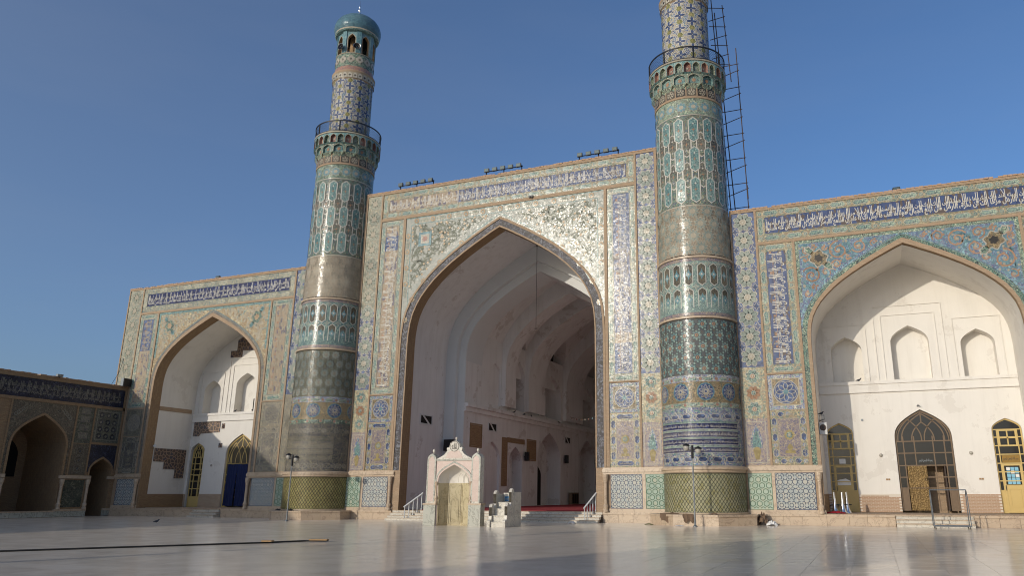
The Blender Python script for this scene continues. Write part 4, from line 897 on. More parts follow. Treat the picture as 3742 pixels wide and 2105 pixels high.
# ------------------------------------------------------------------ minarets
RZ = [(.62, 2.5), (12.3, 2.44), (16.22, 2.385), (19.7, 2.335), (27.4, 2.30)]
def rad(z):
    for (a, r), (b, q) in zip(RZ, RZ[1:]):
        if z <= b: return r+(q-r)*(z-a)/(b-a)
    return RZ[-1][1]
def minaret(label, mx, new):
    T = thing('minaret', label, 'minaret', (mx, 0, 0), 'minarets flanking the portal'); c = (mx, 0)
    def shell(name, z0, z1, mat, n=1, dr=0.0):
        m = MB(mat); zs = [z0+(z1-z0)*i/n for i in range(n+1)]; m.lathe([(rad(z)+dr, z) for z in zs], 72, c); return m.build(name, T, smooth=True)
    def onring(name, me, z, angs, dr=0.0):
        for a in angs: piece(name, me, T, (mx, 0, z), (0, 0, a))
    D = math.radians
    def ang(step, off=0.0, lim=104): return [D(off+k*step) for k in range(-int(360/step), int(360/step)+1) if abs(off+k*step) <= lim]
    def C(z): return Surf(lambda s, t, o, R=rad(z): ((R+o)*math.sin(s/R), -(R+o)*math.cos(s/R), t))
    # octagonal marble plinth: slabs with coping
    K = [(3.42*math.sin(D(-90+45*k+22.5)), -3.42*math.cos(D(-90+45*k+22.5))) for k in range(-1, 5)]
    if True:
        for (x0, y0), (x1, y1) in zip(K, K[1:]):
            L = math.hypot(x1-x0, y1-y0); u = ((x1-x0)/L, (y1-y0)/L); n = (u[1], -u[0])
            S = Surf(lambda s, t, o, x0=x0, y0=y0, u=u, n=n: (mx+x0+u[0]*s+n[0]*o, y0+u[1]*s+n[1]*o, t))
            for i in range(2): m = MB('marble_cream'); m.rect(S, L*i/2+.005, L*(i+1)/2-.005, 0, .50, 0, -.3, 0); m.build('marble_slab', T)
            for i in range(4): m = MB('marble_cream'); m.rect(S, L*i/4+.003, L*(i+1)/4-.003, .50, .615, 0, -.3, .07); m.build('coping_stone', T)
        m = MB('marble_cream'); m.face([(mx+x, y, .6) for x, y in K]); m.build('plinth_top', T)
    shell('lattice_band', .62, 3.0, 'b_yellowpale' if new else 'b_yellow')
    # braided lattice over the yellow glaze
    m = MB('d_linedark'); n = 44; S = Surf(lambda s, t, o: (mx+(2.5+o)*math.sin(s), -(2.5+o)*math.cos(s), t))
    for k in range(n):
        for dr in (-1, 1):
            P = [(D(-110)+(k+dr*j*.5)*D(220)/n, .72+j*.155+(.0)) for j in range(15)]
            w_ = [(a+D(.55)*math.sin(j*PI)*dr, z) for j, (a, z) in enumerate(P)]
            for a, b in zip(w_, w_[1:]): m.face([S(a[0]-.008, a[1], .012), S(a[0]+.008, a[1], .012), S(b[0]+.008, b[1], .012), S(b[0]-.008, b[1], .012)])
    for z in (.70, 2.92): m.lathe([(2.515, z-.025), (2.515, z+.025)], 72, c)
    m.build('lattice', T, kind='stuff')
    m = MB('marble_cream'); m.lathe([(2.5, .60), (2.60, .62), (2.60, .70), (2.5, .72)], 72, c); m.build('base_ring', T, smooth=True)
    m = MB('marble_cream'); m.lathe([(2.49, 2.95), (2.56, 3.0), (2.56, 3.12), (2.66, 3.14), (2.66, 3.28), (2.5, 3.36)], 72, c); m.build('dado_cap', T, smooth=True)
    # inscription block
    shell('inscription_ground', 3.3, 6.75, 'm_blue' if new else 'm_oldblue')
    R = 2.485; S = Surf(lambda s, t, o: (mx+(R+o)*math.sin(s/R), -(R+o)*math.cos(s/R), t))
    for i, (z0, z1) in enumerate(((4.13, 4.41), (4.59, 4.89), (5.01, 5.34), (5.49, 5.81))):
        m = MB('g_navy' if new else 'm_old', 'g_letter' if new else 'g_arcwhite', 'g_green' if new else 'm_oldblue'); w0, w1 = -3.1, (2.9 if new else 2.5)
        for k in range(24):
            a, b = w0+(w1-w0)*k/24, w0+(w1-w0)*(k+1)/24; quad(m, S, a, b, z0, z1, 0, .008); quad(m, S, a, b, z1+.02, z1+.12, 2, .008); quad(m, S, a, b, z0-.03, z0-.012, 1, .01); quad(m, S, a, b, z1+.012, z1+.02, 1, .01)
        for k in range(3): write(m, S, (ISRA, ISRB, ISRC)[(i+k) % 3], w0+(w1-w0)*k/3+.04, w0+(w1-w0)*(k+1)/3-.04, z0+.03, z1-.02, 1, .014)
        m.build('inscription_band', T)
    cm = MB('g_white' if new else 'g_arcwhite', 'g_cobalt' if new else 'm_oldblue'); cs = C(5); cm.on(cs, cart_poly(.62, .34), 0, .012); cm.on(cs, cart_poly(.54, .25), 1, .016); cm = cm.mesh('cartouche')
    ro = MB('g_white' if new else 'g_arcwhite', 'm_blue' if new else 'm_oldblue'); star(ro, cs, 8, .19, .14, 0, .013); star(ro, cs, 8, .14, .1, 1, .017); ro = ro.mesh('star_tile')
    for z in (3.72, 6.22): onring('cartouche', cm, z, ang(20, 10)); onring('star_tile', ro, z, ang(20))
    # medallion band
    shell('green_band', 6.75, 7.05, 'm_tealdark'); shell('medallion_ground', 7.05, 8.30, 'b_goldmos'); shell('green_band', 8.30, 8.72, 'm_blue')
    gc = MB('g_cream', 'g_green'); gs = C(7.5); gc.on(gs, cart_poly(.60, .24), 0, .012); gc.on(gs, cart_poly(.53, .17), 1, .016); gc = gc.mesh('cartouche')
    gr = MB('g_cream', 'g_rose'); star(gr, gs, 8, .13, .10, 0, .013); star(gr, gs, 8, .1, .07, 1, .017); gr = gr.mesh('star_tile')
    for z in (6.92, 8.46): onring('cartouche', gc, z, ang(22.5)); onring('star_tile', gr, z, ang(22.5, 11.25))
    me = MB('g_turq', 'g_white', 'g_cobalt'); me.on(gs, ring_poly(24, .53), 0, .012); me.on(gs, ring_poly(24, .47), 2, .017)
    for k in range(10): petal(me, gs, k*PI/5, .16, .44, .14, 1, .021); petal(me, gs, k*PI/5, .20, .40, .08, 2, .025)
    star(me, gs, 10, .17, .11, 1, .026); me.on(gs, ring_poly(10, .07), 2, .03); me = me.mesh('medallion')
    onring('medallion', me, 7.69, ang(36, 18 if new else 19))
    # star field, ring, hexagon field, ring, pale star field
    def stars(z0, z1, ground, mats, R0, n, name):
        shell(name+'_ground', z0, z1, ground, 2); zc = (z0+z1)/2; S2 = C(zc); rm = rosette('rosette', S2, R0, n, mats, .34, .9, edge=.12)
        sm = MB(mats[0], mats[1]); star(sm, S2, 6, R0*.36, R0*.17, 0, .014); star(sm, S2, 6, R0*.28, R0*.11, 1, .018); sm = sm.mesh('star_tile')
        cols = round(2*PI*rad(zc)/(R0*2.0)); st = 360/cols; rows = max(2, round((z1-z0)/(R0*1.85))); p = (z1-z0)/rows
        for j in range(rows):
            z = z0+(j+.5)*p; off = st/2 if j % 2 else 0
            onring('rosette', rm, z, ang(st, off)); 
            if j < rows-1: onring('star_tile', sm, z+p/2, ang(st, off+st/4)); onring('star_tile', sm, z+p/2, ang(st, off-st/4))
    if new: stars(8.72, 12.18, 'b_star', ('b_star', 'b_hexpale', 'g_orange'), .36, 8, 'star_field')
    else: stars(8.72, 12.18, 'b_staro', ('g_black', 'g_sage', 'g_cream'), .35, 8, 'star_field')
    stars(16.36, 19.68, 'b_white', ('g_cream', 'b_white' if not new else 'g_sage', 'g_cream'), .46, 10, 'pale_field')
    for z in (12.3, 16.22):
        m = MB('marble_cream'); r = rad(z); m.lathe([(r, z-.09), (r+.09, z-.07), (r+.10, z+.05), (r, z+.09)], 72, c); m.build('stone_ring', T, smooth=True)
        m = MB('m_brown', 'g_purple'); r = rad(z)+.012; s = -1 if z > 14 else 1; m.lathe([(r, z+s*.10), (r, z+s*.30)], 72, c, 1); m.build('purple_band', T, smooth=True)
    shell('hexagon_ground', 12.42, 16.1, 'b_hexpale', 2)
    def hexm(name, w, h, mats, S2, rw=.06, inner=None, b=0.0):
        S1 = S2; S2 = Surf(lambda s, t, o: S1(s, t, o+b))
        k = w*.5; q = [(0, h/2), (w/2, h/2-k*.75), (w/2, h*.16), (w*.5+.0, -h*.16), (w/2, -h/2+k*.75), (0, -h/2), (-w/2, -h/2+k*.75), (-w/2, h/2-k*.75)]
        m = MB(*mats); m.on(S2, [(0, -h/2), (w/2, -h/2+k*.75), (w/2, h/2-k*.75), (0, h/2), (-w/2, h/2-k*.75), (-w/2, -h/2+k*.75)], 1, .010)
        ribbon(m, S2, [(0, -h/2), (w/2, -h/2+k*.75), (w/2, h/2-k*.75), (0, h/2), (-w/2, h/2-k*.75), (-w/2, -h/2+k*.75)], rw, 0, 0, .018, True)
        if inner: inner(m, S2, w, h)
        return m.mesh(name)
    S2 = C(14.3)
    def inn(m, S, w, h): m.on(S, [(-w*.40, 0), (-w*.12, -h*.12), (0, -h*.26), (w*.12, -h*.12), (w*.40, 0), (w*.12, h*.12), (0, h*.26), (-w*.12, h*.12)], 2, .014); star(m, S, 4, w*.2, w*.08, 0, .018)
    hm = hexm('hexagon_tile', .50, 1.46, ('g_letter', 'b_hexdark', 'g_turq'), S2, .055, inn)
    xm = MB('g_white', 'g_green'); star(xm, S2, 4, .24, .09, 0, .012); star(xm, S2, 4, .18, .05, 1, .016); xm = xm.mesh('cross_tile')
    st = 360/19
    for z in (13.45, 15.05): onring('hexagon_tile', hm, z, ang(st, 1.0))
    for z in (12.75, 14.25, 15.75): onring('cross_tile', xm, z, ang(st, 1.0+st/2))
    # tall hexagon lattice
    shell('hexagon_ground', 19.7, 26.15, 'b_hexfill', 3); S2 = C(23)
    def in2(m, S, w, h): star(m, S, 4, w*.26, w*.07, 2, .014); star(m, S, 4, w*.16, w*.05, 0, .013, 0, h*.24); star(m, S, 4, w*.16, w*.05, 0, .013, 0, -h*.24)
    ha = hexm('hexagon_tile', .60, 1.78, ('g_letter', 'b_hexdark2', 'g_orange'), S2, .075, in2); hb = hexm('hexagon_tile', .60, 1.78, ('g_letter', 'g_teal', 'g_orange'), S2, .075, in2, .022)
    for k in range(-9, 9):
        for j in range(4):
            z = 19.7+j*2.14+(1.07 if k % 2 else 0)
            if 20.5 < z < 25.4: onring('hexagon_tile', (ha, hb)[k % 2], z, [D(6+12*k)])
    shell('floral_band', 26.15, 27.40, 'm_tealdark'); S2 = C(27); fl = rosette('rosette', S2, .38, 8, ('g_white', 'g_turq', 'g_cream'), .34, .9); onring('rosette', fl, 26.75, ang(20))
    for z in (26.15, 19.7): m = MB('g_white'); m.lathe([(rad(z)+.012, z-.03), (rad(z)+.02, z+.03)], 72, c); m.build('white_line', T, smooth=True)
    # balcony on stalactite niches
    r = rad(27.4); m = MB('brick_buff'); m.lathe([(r, 27.38), (r+.05, 27.40), (r+.05, 27.5), (r+.01, 27.52)], 72, c); m.build('stone_ring', T, smooth=True)
    m = MB('m_tealdark', 'g_cream'); m.lathe([(2.30, 27.5), (2.33, 28.25), (2.36, 28.3), (2.36, 29.1), (2.42, 29.15), (2.42, 30.0), (2.62, 30.02), (2.70, 30.06), (2.70, 30.16), (1.5, 30.18)], 72, c, 0, mm=[0, 0, 0, 0, 0, 1, 1, 1, 1]); m.build('balcony_core', T, smooth=True)
    def niche(name, w, h, r0, r1, mats, lip):
        """one stalactite cell: hood curving outwards over a small pointed recess"""
        m = MB(*mats); n = 6; A = arch(w*.40, h*.52, h*.90, 0); Sx = Surf(lambda s, t, o: ((r1+o)*math.sin(s/r1), -(r1+o)*math.cos(s/r1), t))
        arch_face(m, Sx, -w/2, w/2, 0, h, A, 0, 0); sweep(m, Sx, A, 0, -(r1-r0)*.9, 1); fill(m, Sx, A, 0, 1, -(r1-r0)*.9)
        ribbon(m, Sx, A, .035, 2, 0, .012); star(m, Sx, 6, w*.20, w*.1, 3, -(r1-r0)*.9+.02, 0, h*.40)
        P = lambda s, t, rr: (rr*math.sin(s/r1), -rr*math.cos(s/r1), t)
        m.face([P(-w/2, 0, r1), P(w/2, 0, r1), P(w*.2, -lip, r0), P(-w*.2, -lip, r0)], 0); m.face([P(-w/2, 0, r1), P(-w*.2, -lip, r0), P(-w/2, 0, r0)], 2); m.face([P(w/2, 0, r1), P(w*.2, -lip, r0), P(w/2, 0, r0)], 2)
        return m.mesh(name)
    n1 = niche('stalactite_niche', 2*PI*2.56/16, .74, 2.34, 2.54, ('m_tealdark', 'g_teal', 'g_cream', 'g_orange'), .30)
    n2 = niche('stalactite_niche', 2*PI*2.70/28, .82, 2.44, 2.68, ('g_teal', 'g_rose', 'g_cream', 'g_cream'), .16); n3 = niche('stalactite_niche', 2*PI*2.70/28, .82, 2.44, 2.68, ('g_teal', 'm_tealdark', 'g_cream', 'g_sage'), .16)
    onring('stalactite_niche', n1, 28.42, ang(22.5, 0, 180)[:-1])
    for k in range(28): onring('stalactite_niche', n2 if k % 2 else n3, 29.18, [k*2*PI/28])
    S3 = Surf(lambda s, t, o: ((2.33+o)*math.sin(s/2.33), -(2.33+o)*math.cos(s/2.33), t)); pn = MB('g_cream', 'g_black', 'brick_buff'); wd = 2*PI*2.33/20
    pn.on(S3, [(-wd/2+.03, .03), (wd/2-.03, .03), (wd/2-.03, .5), (0, .72), (-wd/2+.03, .5)], 1, .012); frame(pn, S3, -wd/2, wd/2, 0, .74, .035, 2, 0, .02)
    for k in range(6): petal(pn, S3, k*PI/3, .06, .24, .10, 0, .018, 0, .30)
    ribbon(pn, S3, ring_poly(12, .24, 0, 0, .32), .03, 0, 0, .02, True); pn = pn.mesh('lattice_panel')
    for k in range(20): onring('lattice_panel', pn, 27.52, [k*2*PI/20])
    rl = thing_rail(T, mx)
    # upper shaft
    m = MB('b_gridblue'); m.lathe([(1.66, 30.15), (1.62, 35.6)], 64, c); m.build('upper_shaft', T, smooth=True)
    S4 = Surf(lambda s, t, o: ((1.64+o)*math.sin(s/1.64), -(1.64+o)*math.cos(s/1.64), t)); us = 30
    ol = MB('g_letter', 'g_olive', 'g_gold'); star(ol, S4, 8, .30, .22, 0, .012); star(ol, S4, 8, .25, .17, 1, .017); star(ol, S4, 4, .15, .05, 2, .022); ol = ol.mesh('star_tile')
    bl = MB('g_letter', 'g_cobalt', 'g_cream')
    for k in range(4): petal(bl, S4, k*PI/2, .05, .42, .28, 0, .012); petal(bl, S4, k*PI/2, .05, .38, .20, 1, .017)
    for k in range(4): petal(bl, S4, k*PI/2+PI/4, .18, .40, .17, 0, .013); petal(bl, S4, k*PI/2+PI/4, .22, .36, .10, 2, .018)
    bl = bl.mesh('cross_tile')
    for j in range(10):
        z = 30.62+j*.53
        for k in range(6):
            a = 2*PI*(k+(.5 if j % 2 else 0))/6
            onring('star_tile' if j % 2 else 'star_tile', ol, z, [a]); onring('cross_tile', bl, z, [a+PI/6])
    m = MB('g_cream', 'brick_buff', 'g_rose'); m.lathe([(1.62, 35.55), (1.66, 35.6), (1.70, 35.62), (1.76, 36.15), (1.80, 36.2), (1.80, 36.32), (1.66, 36.42), (1.62, 36.8)], 64, c, 0, mm=[1, 1, 0, 1, 1, 1, 2]); m.build('stone_ring', T, smooth=True)
    lb = MB('g_white', 'g_black'); sx = Surf(lambda s, t, o: ((1.73+o)*math.sin(s/1.73), -(1.73+o)*math.cos(s/1.73), t)); lb.on(sx, arch(.17, .22, .44, 0), 0, .02); star(lb, sx, 4, .12, .06, 1, .026, 0, .2); lb = lb.mesh('leaf_tile')
    for k in range(26): onring('leaf_tile', lb, 35.65, [2*PI*k/26])
    m = MB('m_tealdark'); m.lathe([(1.60, 36.75), (1.60, 38.0)], 64, c); m.build('floral_band', T, smooth=True)
    S5 = Surf(lambda s, t, o: ((1.6+o)*math.sin(s/1.6), -(1.6+o)*math.cos(s/1.6), t)); fl = rosette('rosette', S5, .34, 4, ('g_cream', 'g_white', 'g_black'), .3, .7)
    for k in range(14): onring('rosette', fl, 37.45, [2*PI*k/14])
    # lantern
    m = MB('g_turq', 'g_cream'); m.lathe([(1.62, 38.0), (1.64, 38.06), (1.60, 38.1), (1.0, 38.12)], 32, c, 0, mm=[1, 1, 0]); m.build('lantern_floor', T)
    for k in range(8):
        a = 2*PI*(k+.5)/8; w_ = 1.5*math.tan(PI/8); S6 = Surf(lambda s, t, o, a=a: (mx+(1.5+o)*math.sin(a)+s*math.cos(a), -(1.5+o)*math.cos(a)+s*math.sin(a), t))
        m = MB('g_turq', 'g_cream', 'wood'); A = arch(.34, 39.4, 39.95, 38.12, 0); arch_face(m, S6, -w_, w_, 38.1, 40.3, A, 0, 0); sweep(m, S6, A, 0, -.3, 2); ribbon(m, S6, A, .06, 1, 0, .012); m.build('lantern_arch', T)
        a2 = 2*PI*k/8; m = MB('g_turq', 'g_teal'); S7 = Surf(lambda s, t, o, a=a2: (mx+(1.58+o)*math.sin(a)+s*math.cos(a), -(1.58+o)*math.cos(a)+s*math.sin(a), t)); m.rect(S7, -.19, .19, 38.1, 40.25, 0, -.12, .04); m.build('lantern_pillar', T)
    m = MB('brick_dark'); m.lathe([(.55, 38.1), (.55, 40.3)], 16, c); m.build('lantern_core', T, smooth=True)
    m = MB('g_teal', 'g_cream', 'g_dome'); m.lathe([(1.4, 40.2), (1.78, 40.22), (1.86, 40.3), (1.86, 40.42)], 48, c, 0, mm=[0, 0, 1]); m.build('dome_rim', T, smooth=True)
    m = MB('g_dome'); m.lathe([(1.80, 40.40), (1.93, 40.62), (1.985, 40.9), (1.97, 41.2), (1.88, 41.5), (1.70, 41.8), (1.42, 42.06), (1.05, 42.27), (.6, 42.43), (.2, 42.52), (.0, 42.54)], 64, c); m.build('dome', T, smooth=True)
    m = MB('chrome'); m.lathe([(.16, 42.48), (.12, 42.6), (.05, 42.68), (.12, 42.8), (.16, 42.92), (.12, 43.04), (.05, 43.12), (.11, 43.22), (.13, 43.32), (.10, 43.42), (.04, 43.5), (.08, 43.6), (.085, 43.68), (.03, 43.8), (.015, 44.3), (0, 44.35)], 16, c); m.build('finial', T, smooth=True)
    # loudspeaker horns on the lantern
    for k, a in enumerate((-4, 40)) if not new else ():
        a = D(a); h = MB('steel', 'black_metal'); q = Vector((math.sin(a), -math.cos(a), 0)); P0 = Vector((mx, 0, 38.55))
        ups = Vector((0, 0, 1)); rt = q.cross(ups)
        prof = [(.06, 1.50), (.09, 1.62), (.16, 1.78), (.29, 1.92), (.30, 1.94), (.27, 1.92), (.10, 1.70)]
        for (r0, d0), (r1, d1) in zip(prof, prof[1:]):
            for i in range(20):
                t0, t1 = 2*PI*i/20, 2*PI*(i+1)/20; pt = lambda r, d, t: tuple(P0+q*d+(ups*math.cos(t)+rt*math.sin(t))*r)
                h.face([pt(r0, d0, t0), pt(r0, d0, t1), pt(r1, d1, t1), pt(r1, d1, t0)], 0 if d1 > 1.72 else 1)
        ob = h.build('horn_loudspeaker', None, True, tuple(P0+q*1.75)); tag(ob, ('grey horn loudspeaker on the minaret lantern, the one nearer the dome edge', 'grey horn loudspeaker on the minaret lantern, facing the courtyard centre')[k], 'loudspeaker', 'horn loudspeakers under the dome')
    return T
def thing_rail(T, mx):
    c = (mx, 0); m = MB('black_metal'); m.lathe([(2.62, 31.06), (2.68, 31.06), (2.68, 31.14), (2.62, 31.14), (2.62, 31.06)], 64, c); rl = m.build('railing', T, smooth=False)
    m = MB('black_metal'); m.lathe([(2.63, 30.20), (2.67, 30.20), (2.67, 30.24), (2.63, 30.24), (2.63, 30.2)], 64, c); m.build('bottom_rail', rl)
    for k in range(8):
        a = 2*PI*(k+.5)/8; m = MB('black_metal'); x, y = mx+2.65*math.sin(a), -2.65*math.cos(a); m.tube([(x, y, 30.16), (x, y, 31.1)], .055, 6); m.build('post', rl)
    m = MB('black_metal')
    for k in range(110):
        for d in (-1, 1):
            P = [(mx+2.65*math.sin(2*PI*(k+d*j*2)/110), -2.65*math.cos(2*PI*(k+d*j*2)/110), 30.22+.42*j) for j in range(3)]; m.tube(P, .007, 3, caps=False)
    m.build('wire_mesh', rl, kind='stuff'); return rl
mL = minaret('whole minaret with turquoise dome and horn loudspeakers, farther from the scaffolding', -14.5, False)
mR = minaret('larger looking minaret cut off at its top, scaffolding pole ladder behind it', 14.5, True)
# ------------------------------------------------------------------ prayer hall behind the great arch
hall = thing('prayer_hall', 'shaded vaulted prayer hall with arched niches seen through the great arch', 'hall', (0, 12, 0))
FZ = .66
BA = arch(8.2, 12.5, 21.75, FZ); RA = arch(7.25, 12.5, 20.35, FZ); RB = arch(6.6, 12.5, 19.57, FZ)
mb = MB('plaster_hall'); sweep(mb, FAC, BA, -.93, -7.0, 0); mb.build('front_bay', hall, smooth=True)
mb = MB('plaster_hall'); band(mb, FAC, BA, arch(7.43, 12.5, 20.95, FZ), 0, -.95, -.951); mb.build('arch_return', hall)
mb = MB('plaster_blue'); band(mb, FAC, BA, RA, 0, -7, -7); sweep(mb, FAC, RA, -7, -7.45, 0); band(mb, FAC, RA, RB, 0, -7.45, -7.45); sweep(mb, FAC, arch(6.6, 12.5, 19.57), -7.45, -10.3, 0); band(mb, FAC, arch(7.02, 12.5, 21.22), arch(6.6, 12.5, 19.57), 0, -10.3, -10.3); mb.build('great_rib', hall, smooth=True)
# vault of the hall: plain crown, and flanks pierced by a lunette in each bay between ribs
BAYS = [(16.4, 19.3), (23.3, 29.2), (34.3, 40.0)]; ZL = 18.0
def half(z, a=7.0, zs=12.5, za=21.2):
    v = (z-zs)/(za-zs)
    for (u0, v0), (u1, v1) in zip(AP, AP[1:]):
        if v1 <= v <= v0: return a*(u0+(u1-u0)*(v-v0)/(v1-v0))
    return a
mb = MB('plaster_hall'); CR = [p for p in arch(7.0, 12.5, 21.2) if p[1] > ZL]; CR = [(-half(ZL), ZL)]+CR+[(half(ZL), ZL)]
for p, q in zip(CR, CR[1:]):
    for y0 in range(0, 37): mb.face([(p[0], 10.3+y0, p[1]), (q[0], 10.3+y0, q[1]), (q[0], 11.3+y0, q[1]), (p[0], 11.3+y0, p[1])])
mb.build('vault_crown', hall, smooth=True)
for s in (-1, 1):
    S = Surf(lambda y, z, o, s=s: (s*(half(z)-o), y, z)); m = MB('plaster_hall')
    def col(y0, y1, za0, za1, n=12):
        for k in range(n): m.face([S(y0, za0+(ZL-za0)*k/n), S(y1, za1+(ZL-za1)*k/n), S(y1, za1+(ZL-za1)*(k+1)/n), S(y0, za0+(ZL-za0)*(k+1)/n)])
    y = 10.3
    for a, b in BAYS:
        while y < a-.01: col(y, min(a, y+1), 12.5, 12.5); y = min(a, y+1)
        h = (b-a)/2-.12; A = arch(h, 15.02, 15.0+min(2.5, h*.95), None, (a+b)/2)
        col(a, A[0][0], 12.5, 12.5); col(A[-1][0], b, 12.5, 12.5)
        for p, q in zip(A, A[1:]): col(p[0], q[0], p[1], q[1])
        n = 8
        for p, q in zip(A, A[1:]):
            for k in range(n): m.face([S(p[0], 12.5+2.5*k/n), S(q[0], 12.5+2.5*k/n), S(q[0], 12.5+2.5*(k+1)/n), S(p[0], 12.5+2.5*(k+1)/n)])
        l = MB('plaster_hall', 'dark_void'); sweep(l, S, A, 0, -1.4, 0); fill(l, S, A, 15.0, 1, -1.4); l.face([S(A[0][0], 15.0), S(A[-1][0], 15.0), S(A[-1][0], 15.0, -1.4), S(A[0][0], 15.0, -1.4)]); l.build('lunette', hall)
        y = b
    while y < 46.9: col(y, y+1, 12.5, 12.5); y += 1
    m.build('vault_flank', hall, smooth=True)
for a, b in ((14.2, 16.4), (19.3, 23.3), (29.2, 34.3), (40.0, 45.0)):
    m = MB('plaster_hall'); A = arch(7.02, 12.5, 21.22, 9.4); B = arch(6.2, 12.5, 19.4, 9.4); sweep(m, FAC, B, -a, -b, 0); band(m, FAC, A, B, 0, -a, -a); band(m, FAC, A, B, 0, -b, -b); m.build('vault_rib', hall, smooth=True)
LOW = [(7.45, 10.75, None), (10.75, 14.35, (12.6, 1.62, 4.6, 6.2, .25)), (14.35, 19.6, (17.4, 1.45, 4.4, 6.0, 1.0)), (19.6, 22.3, None), (22.3, 28.8, (25.5, 3.0, 5.0, 7.85, 1.5)), (28.8, 33.6, None), (33.6, 40, (36.8, 2.8, 5.0, 7.8, 1.5)), (40, 47, None)]
UPP = [(7.45, 11.4, None), (11.4, 14.3, (12.85, 1.2, 12.2, 13.1, .2)), (14.3, 16.4, None), (16.4, 19.4, (17.9, 1.32, 12.4, 14.05, 1.6)), (19.4, 23.2, (21.6, 1.2, 12.2, 13.2, .2)), (23.2, 28.9, (26.0, 2.6, 11.6, 13.85, 1.8)), (28.9, 34.1, (31.9, 1.8, 12.2, 13.3, .2)), (34.1, 40.1, (37.1, 2.8, 11.6, 13.87, 1.8)), (40.1, 47, None)]
for s in (-1, 1):
    S = side(s*6.6, -s)
    for nm, rows, z0, z1, nb in (('lower_wall', LOW, FZ, 8.9, FZ), ('upper_wall', UPP, 8.9, 15.4, 9.35)):
        m = MB('plaster_hall')
        for y0, y1, n in rows:
            if n is None: quad(m, S, y0, y1, z0, z1, 0, 0)
            else: arch_face(m, S, y0, y1, z0, z1, arch(n[1], n[2], n[3], nb, n[0]), 0, 0)
        m.build(nm, hall)
        for y0, y1, n in rows:
            if n:
                A = arch(n[1], n[2], n[3], nb, n[0]); m = MB('plaster_hall', 'dark_void'); sweep(m, S, A, 0, -n[4], 0); fill(m, S, A, nb, 0, -n[4]); m.face([S(n[0]-n[1], nb, 0), S(n[0]+n[1], nb, 0), S(n[0]+n[1], nb, -n[4]), S(n[0]-n[1], nb, -n[4])])
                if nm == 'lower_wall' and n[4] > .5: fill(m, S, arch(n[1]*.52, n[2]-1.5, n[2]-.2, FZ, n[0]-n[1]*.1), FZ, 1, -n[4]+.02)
                m.build('niche', hall)
    m = MB('plaster_hall'); m.rect(S, 7.46, 47, 8.72, 9.0, 0, 0, .35); m.rect(S, 7.46, 47, 8.35, 8.72, 0, 0, .16); m.build('cornice', hall)
    m = MB('brick_rust'); 
    for y0, y1, z0, z1 in ((8.65, 10.5, 5.63, 7.35), (19.95, 21.9, 4.97, 6.75)): m = MB('brick_dark'); m.rect(S, y0, y1, z0, z1, 0, 0, .03); frame(m, S, y0-.12, y1+.12, z0-.12, z1+.12, .1, 0, 0, .06); m.build('brick_panel', hall)
    m = MB('brick_dark'); m.rect(S, 14.5, 15.6, 2.45, 6.7, 0, 0, .05); m.rect(S, 15.6, 19.3, 6.3, 6.75, 0, 0, .05); m.build('brick_surround', hall)
    for y in (11.85, 29.8, 41.0): m = MB('dark_void', 'plaster_blue', 'white_paint'); m.rect(S, y, y+1.45, 7.12, 7.70, 0, 0, .01); frame(m, S, y-.1, y+1.55, 7.02, 7.8, .1, 1, 0, .05); m.on(S, [(y+.2, 7.7), (y+.5, 7.7), (y+1.2, 7.12), (y+.9, 7.12)], 2, .02); m.build('vent', hall)
    m = MB('plaster_hall'); m.rect(S, 7.46, 10.75, 2.0, 2.1, 0, 0, .04); m.build('skirting', hall)
S8 = side(-8.2, 1); m = MB('dark_void', 'plaster_blue', 'white_paint'); m.rect(S8, 3.5, 5.1, 7.1, 7.7, 0, 0, .01); frame(m, S8, 3.4, 5.2, 7.0, 7.8, .1, 1, 0, .05); m.on(S8, [(3.7, 7.7), (4.0, 7.7), (4.9, 7.1), (4.6, 7.1)], 2, .02); m.build('vent', hall)
m = MB('brick_buff'); m.plate(side(-8.2, 1), [(5.7, 12.2), (6.1, 12.3), (6.3, 13.0), (6.7, 13.6), (6.5, 14.1), (6.1, 13.7), (5.9, 13.1), (5.6, 12.8)], 0, 0, -.02); m.build('bare_patch', hall)
m = MB('plaster_hall'); m.box(-7.2, 7.2, 47, 47.2, 0, 21.3); m.build('end_wall', hall)
m = MB('marble_cream'); m.box(-8.2, 8.2, .02, 47, .0, .652); m.build('floor_slab', hall)
m = MB('brick_buff')   # outer shell of the hall, behind the portal
m.box(-10.4, -9.8, 2.25, 48, 0, 21.8); m.box(9.8, 10.4, 2.25, 48, 0, 21.8); m.box(-10.4, 10.4, 2.25, 48, 21.9, 22.2); m.box(-10.4, 10.4, 48, 48.4, 0, 22.2); m.build('outer_wall', hall)
cp = MB('carpet_red'); cp.box(-6.5, 6.5, 1.4, 46.9, .653, .672); tag(cp.build('red_carpet', None, False, (0, 1.4, .653)), 'long red carpet covering the prayer hall floor', 'carpet')
